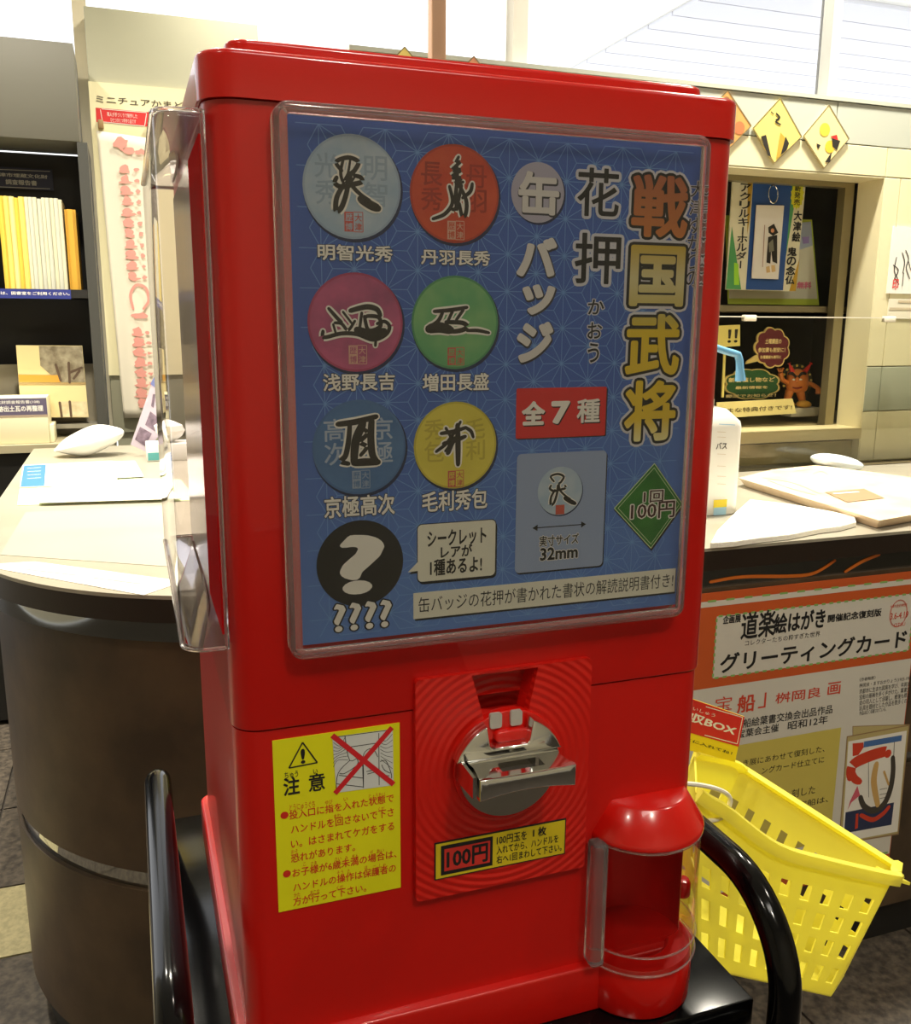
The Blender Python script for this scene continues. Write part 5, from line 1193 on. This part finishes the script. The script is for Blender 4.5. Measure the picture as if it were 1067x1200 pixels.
pillow('headdress', hd_, .016, mat('figure_green', (58, 62, 36), .5), parent=fg)
for k in range(11):
    a = radians(-200 + k * 22); c = fw(865 + 125 * cos(a), 580 + 135 * sin(a), .010); link('stud', bm_mesh(lathe_bm([(0, -.004), (.003, -.003), (.004, 0), (.003, .003), (0, .004)], 0, 0, n=10)), fg, mat('stud_yellow', (220, 190, 70), .4)).location += c - Vector((0, 0, 0)) + Vector((0, 0, 0))
for x0_, x1_ in ((825, 795), (935, 990)):
    limb([fw(x0_, 500, -.018), fw((x0_ + x1_) / 2, 465, -.018), fw(x1_, 425, -.018)], [.008, .006, .001], 'horn', mat('horn_red', (206, 40, 30), .35))
for pts in (((790, 520), (820, 515), (855, 545)), ((945, 520), (910, 515), (880, 545))): limb([fw(*p, -.024) for p in pts], [.003, .005, .003], 'eyebrow', mat('brow_black', (30, 26, 24), .5))
limb([fw(865, 555, -.022), fw(865, 600, -.027)], [.004, .006], 'nose', ORG)
limb([fw(825, 640, -.022), fw(865, 650, -.024), fw(905, 640, -.022)], [.002, .003, .002], 'mouth', mat('mouth_red', (150, 50, 40), .5))
for x in (835, 898): pillow('eye', [fw(x + 13 * cos(a), 570 + 9 * sin(a), -.024) for a in [2 * pi * k / 12 for k in range(12)]], .004, mat('eye_white', (236, 230, 214), .4), parent=fg)
limb([fw(955, 600), fw(1000, 615), fw(1050, 650, -.006), fw(1055, 700, -.01)], [.007, .007, .0075, .010], 'arm', ORG)
limb([fw(785, 600), fw(735, 570), fw(715, 510)], [.007, .007, .009], 'arm', ORG)
for dx_ in (-20, 0, 20): limb([fw(718 + dx_ * .5, 500), fw(718 + dx_ * 1.3, 468)], [.004, .002], 'finger', ORG)
limb([fw(800, 670), fw(780, 740), fw(775, 790), fw(770, 818)], [.014, .011, .009, .009], 'leg', ORG); limb([fw(890, 670), fw(905, 730), fw(915, 775), fw(918, 815)], [.014, .012, .009, .009], 'leg', ORG)
for x in (780, 925):
    pillow('foot', [fw(x + 60 * cos(a), 795 + 26 * sin(a) * (1 if sin(a) > 0 else 1.6), -.010) for a in [2 * pi * k / 16 for k in range(16)]], .035, mat('foot_yellow', (228, 170, 60), .4), parent=fg)
# sanitizer bottle
sb_ = atZ(829, 606, .951); BX, BY = sb_.x, sb_.y + .045
sz = thing('sanitizer_bottle', 'white pump bottle with pale blue spout beside the machine on counter', 'bottle', (BX, BY, .951))
hB = atY(858, 492, BY).z; hT = atY(850, 478, BY).z
WP = mat('bottle_white', (240, 238, 230), .35)
rb = atY(861, 500, BY).x - BX
bm = bmesh.new(); rg = []
for s_, z_ in ((.94, .951), (1, .955), (1, hB - .012), (.96, hB), (.6, hT), (.3, hT + .006), (.3, hT + .02)):
    rg.append([bm.verts.new((BX + x, BY + y, z_)) for x, y in rrect(-rb * s_, rb * s_, -.035 * s_, .035 * s_, .02 * s_, 5)])
for a_, b2 in zip(rg, rg[1:]):
    for k in range(len(a_)): bm.faces.new((a_[k], a_[(k + 1) % len(a_)], b2[(k + 1) % len(a_)], b2[k]))
bm.faces.new(rg[0]); bm.faces.new(rg[-1]); link('bottle_body', bm_mesh(bm), sz, WP, smooth=50)
SPB = mat('spout_blue', (120, 182, 224), .25, coat=.3)
p1_ = atY(*r2(225, 315), BY); p2_ = atY(*r2(335, 345), BY); p3_ = atY(*r2(352, 400), BY); p4_ = atY(*r2(360, 580), BY)
spz = p1_.z + .006
link('pump_stem', bm_mesh(tube_bm([(BX, BY, hT + .02), (BX, BY, spz + .012)], .009, 16)), sz, SPB)
link('pump_head', bm_mesh(lathe_bm([(0, spz + .0), (.014, spz), (.016, spz + .012), (.014, spz + .02), (0, spz + .022)], BX, BY, n=24)), sz, SPB)
link('spout', bm_mesh(tube_bm([(BX, BY, spz + .008), p1_, p2_.lerp(p1_, .2), p2_, p3_, p3_.lerp(p4_, .4), p4_], [.0075, .0075, .0075, .008, .008, .0085, .0115], 16)), sz, SPB, smooth=60)
q = Print((0, BY - .0356, 0), gap=.0004)
q.stroke([(842, 497), (861, 498)], .0012, SPB, 1, smooth=0, taper=False); q.text('バス', (839, 519), (851, 526), INKB, 1, .02); q.rect((836, 586), (851, 594), mat('tag_yellow', (236, 214, 40), .5), 1); q.rect((836, 595), (850, 603), mat('tag_blue', (170, 214, 236), .5), 1)
for y in (506, 512, 532, 546, 558, 567): q.stroke([(840, y), (850, y + .5)], .0008, TXT, 1, smooth=0, taper=False)
q.build('bottle_label', sz)
# towel
tw = [(832, 637), (840, 622), (862, 600), (878, 586), (930, 592), (1001, 605), (1003, 612), (985, 617), (960, 620), (925, 627), (895, 630), (860, 635)]
P = [atZ(*p, .960) for p in tw]; 
bm = prism_bm([(p.x, p.y) for p in P], .9512, .962, top=.003, seg=3)
finish(link('folded_towel', bm_mesh(bm), None, mat('towel_white', (246, 242, 230), .95, bump=(160, .9)), smooth=50), 'white fluffy folded towel at the right counter front edge', 'towel')
# big flyer / envelope
lf_ = [(865, 560), (905, 550), (957, 545), (1120, 566), (1135, 590), (1070, 603), (1030, 610)]
P = [atZ(*p, .972) for p in lf_]; cx = sum(p.x for p in P) / 7; cy = sum(p.y for p in P) / 7
bm = bmesh.new(); a = [bm.verts.new(p) for p in P]; b = [bm.verts.new((cx + (p.x - cx) * .93, cy + (p.y - cy) * .93, .9515)) for p in P]; bm.faces.new(a); bm.faces.new(b[::-1])
for i in range(7): bm.faces.new((a[i], b[i], b[(i + 1) % 7], a[(i + 1) % 7]))
pk = finish(link('paper_packet', bm_mesh(bm), None, mat('packet_peach', (214, 184, 152), .5, noise=((232, 214, 186), 9, 3)), smooth=20), 'large peach printed paper packet lying on the right counter', 'packet')
q = Print((0, 0, .9724), (1, 0, 0), (0, 1, 0), gap=.0005); BRB = mat('packet_brown', (150, 128, 98), .5); PS = mat('packet_pink', (232, 178, 160), .5)
q.stroke([(895, 560), (930, 566), (960, 578)], .008, PS, 1); q.stroke([(900, 563), (925, 572), (955, 580)], .004, mat('packet_grey', (190, 170, 160), .5), 1); q.stroke([(953, 555), (962, 552), (970, 556)], .006, PS, 1); q.stroke([(930, 552), (950, 550)], .004, PS, 1)
q.poly([(966, 577), (1012, 573), (1036, 584), (992, 589)], BRB, 2)
q.stroke([(978, 579), (1004, 577)], .012, PW, 3, smooth=0); q.build('packet_print', pk)
ol = [atZ(980 + 28 * cos(a), 541.5 + 10 * sin(a) + 3 * cos(a), .985) for a in [2 * pi * k / 26 for k in range(26)]]
o = finish(pillow('oval_dish', [atY(980 + 28 * cos(a), 541.5 + 9 * sin(a) + 4 * cos(a), 1.50) for a in [2 * pi * k / 26 for k in range(26)]], .09, mat('dish_blue_white', (232, 242, 248), .25)), 'pale blue white oval dish behind the peach packet', 'dish')
o.location.z += max(0, .951 - o.location.z)
sheet('card', 'small lilac card at the right counter front edge', [(1012, 608), (1075, 598), (1090, 606), (1024, 613)], CZ, mat('card_lilac', (206, 190, 214), .5), .003, 'card')
# signature card on the wall
sc_ = finish(box('signature_card', atY(1043, 300, WY - .004).x, atY(1043, 300, WY - .004).x + .22, WY - .005, WY - .0005, atY(1043, 344, WY).z, atY(1047, 266, WY).z, mat('shikishi_white', (240, 236, 228), .5)), 'white signature card with black brush scribble on the right wall', 'card')
q = Print((0, WY - .0054, 0), gap=.0005); k9 = lambda x, y: (940 + x / 3, 160 + y / 3)
for st in (((350, 408), (358, 440), (352, 480)), ((362, 400), (372, 430), (364, 462), (376, 500)), ((330, 425), (322, 470), (334, 500)), ((318, 452), (336, 470), (322, 500)), ((355, 480), (350, 525)), ((372, 440), (380, 470)), ((325, 500), (338, 520))): q.stroke([k9(*p) for p in st], .003, BK, 1)
q.text('印', k9(318, 500), k9(334, 538), PRED, 1, .02); q.build('signature', sc_)
cp_ = finish(box('caption_card', atY(1040, 355, WY).x, atY(1040, 355, WY).x + .22, WY - .003, WY - .0005, atY(1040, 372, WY).z, atY(1040, 350, WY).z, mat('caption_cream', (232, 226, 204), .5)), 'small cream caption card under the signature card', 'card')
q = Print((0, WY - .0034, 0), gap=.0005)
for k in range(2): q.stroke([k9(335 - k * 30, 580 + k * 25), k9(392, 581 + k * 25)], .006, TXT, 1, smooth=0, taper=False)
q.build('caption_lines', cp_)
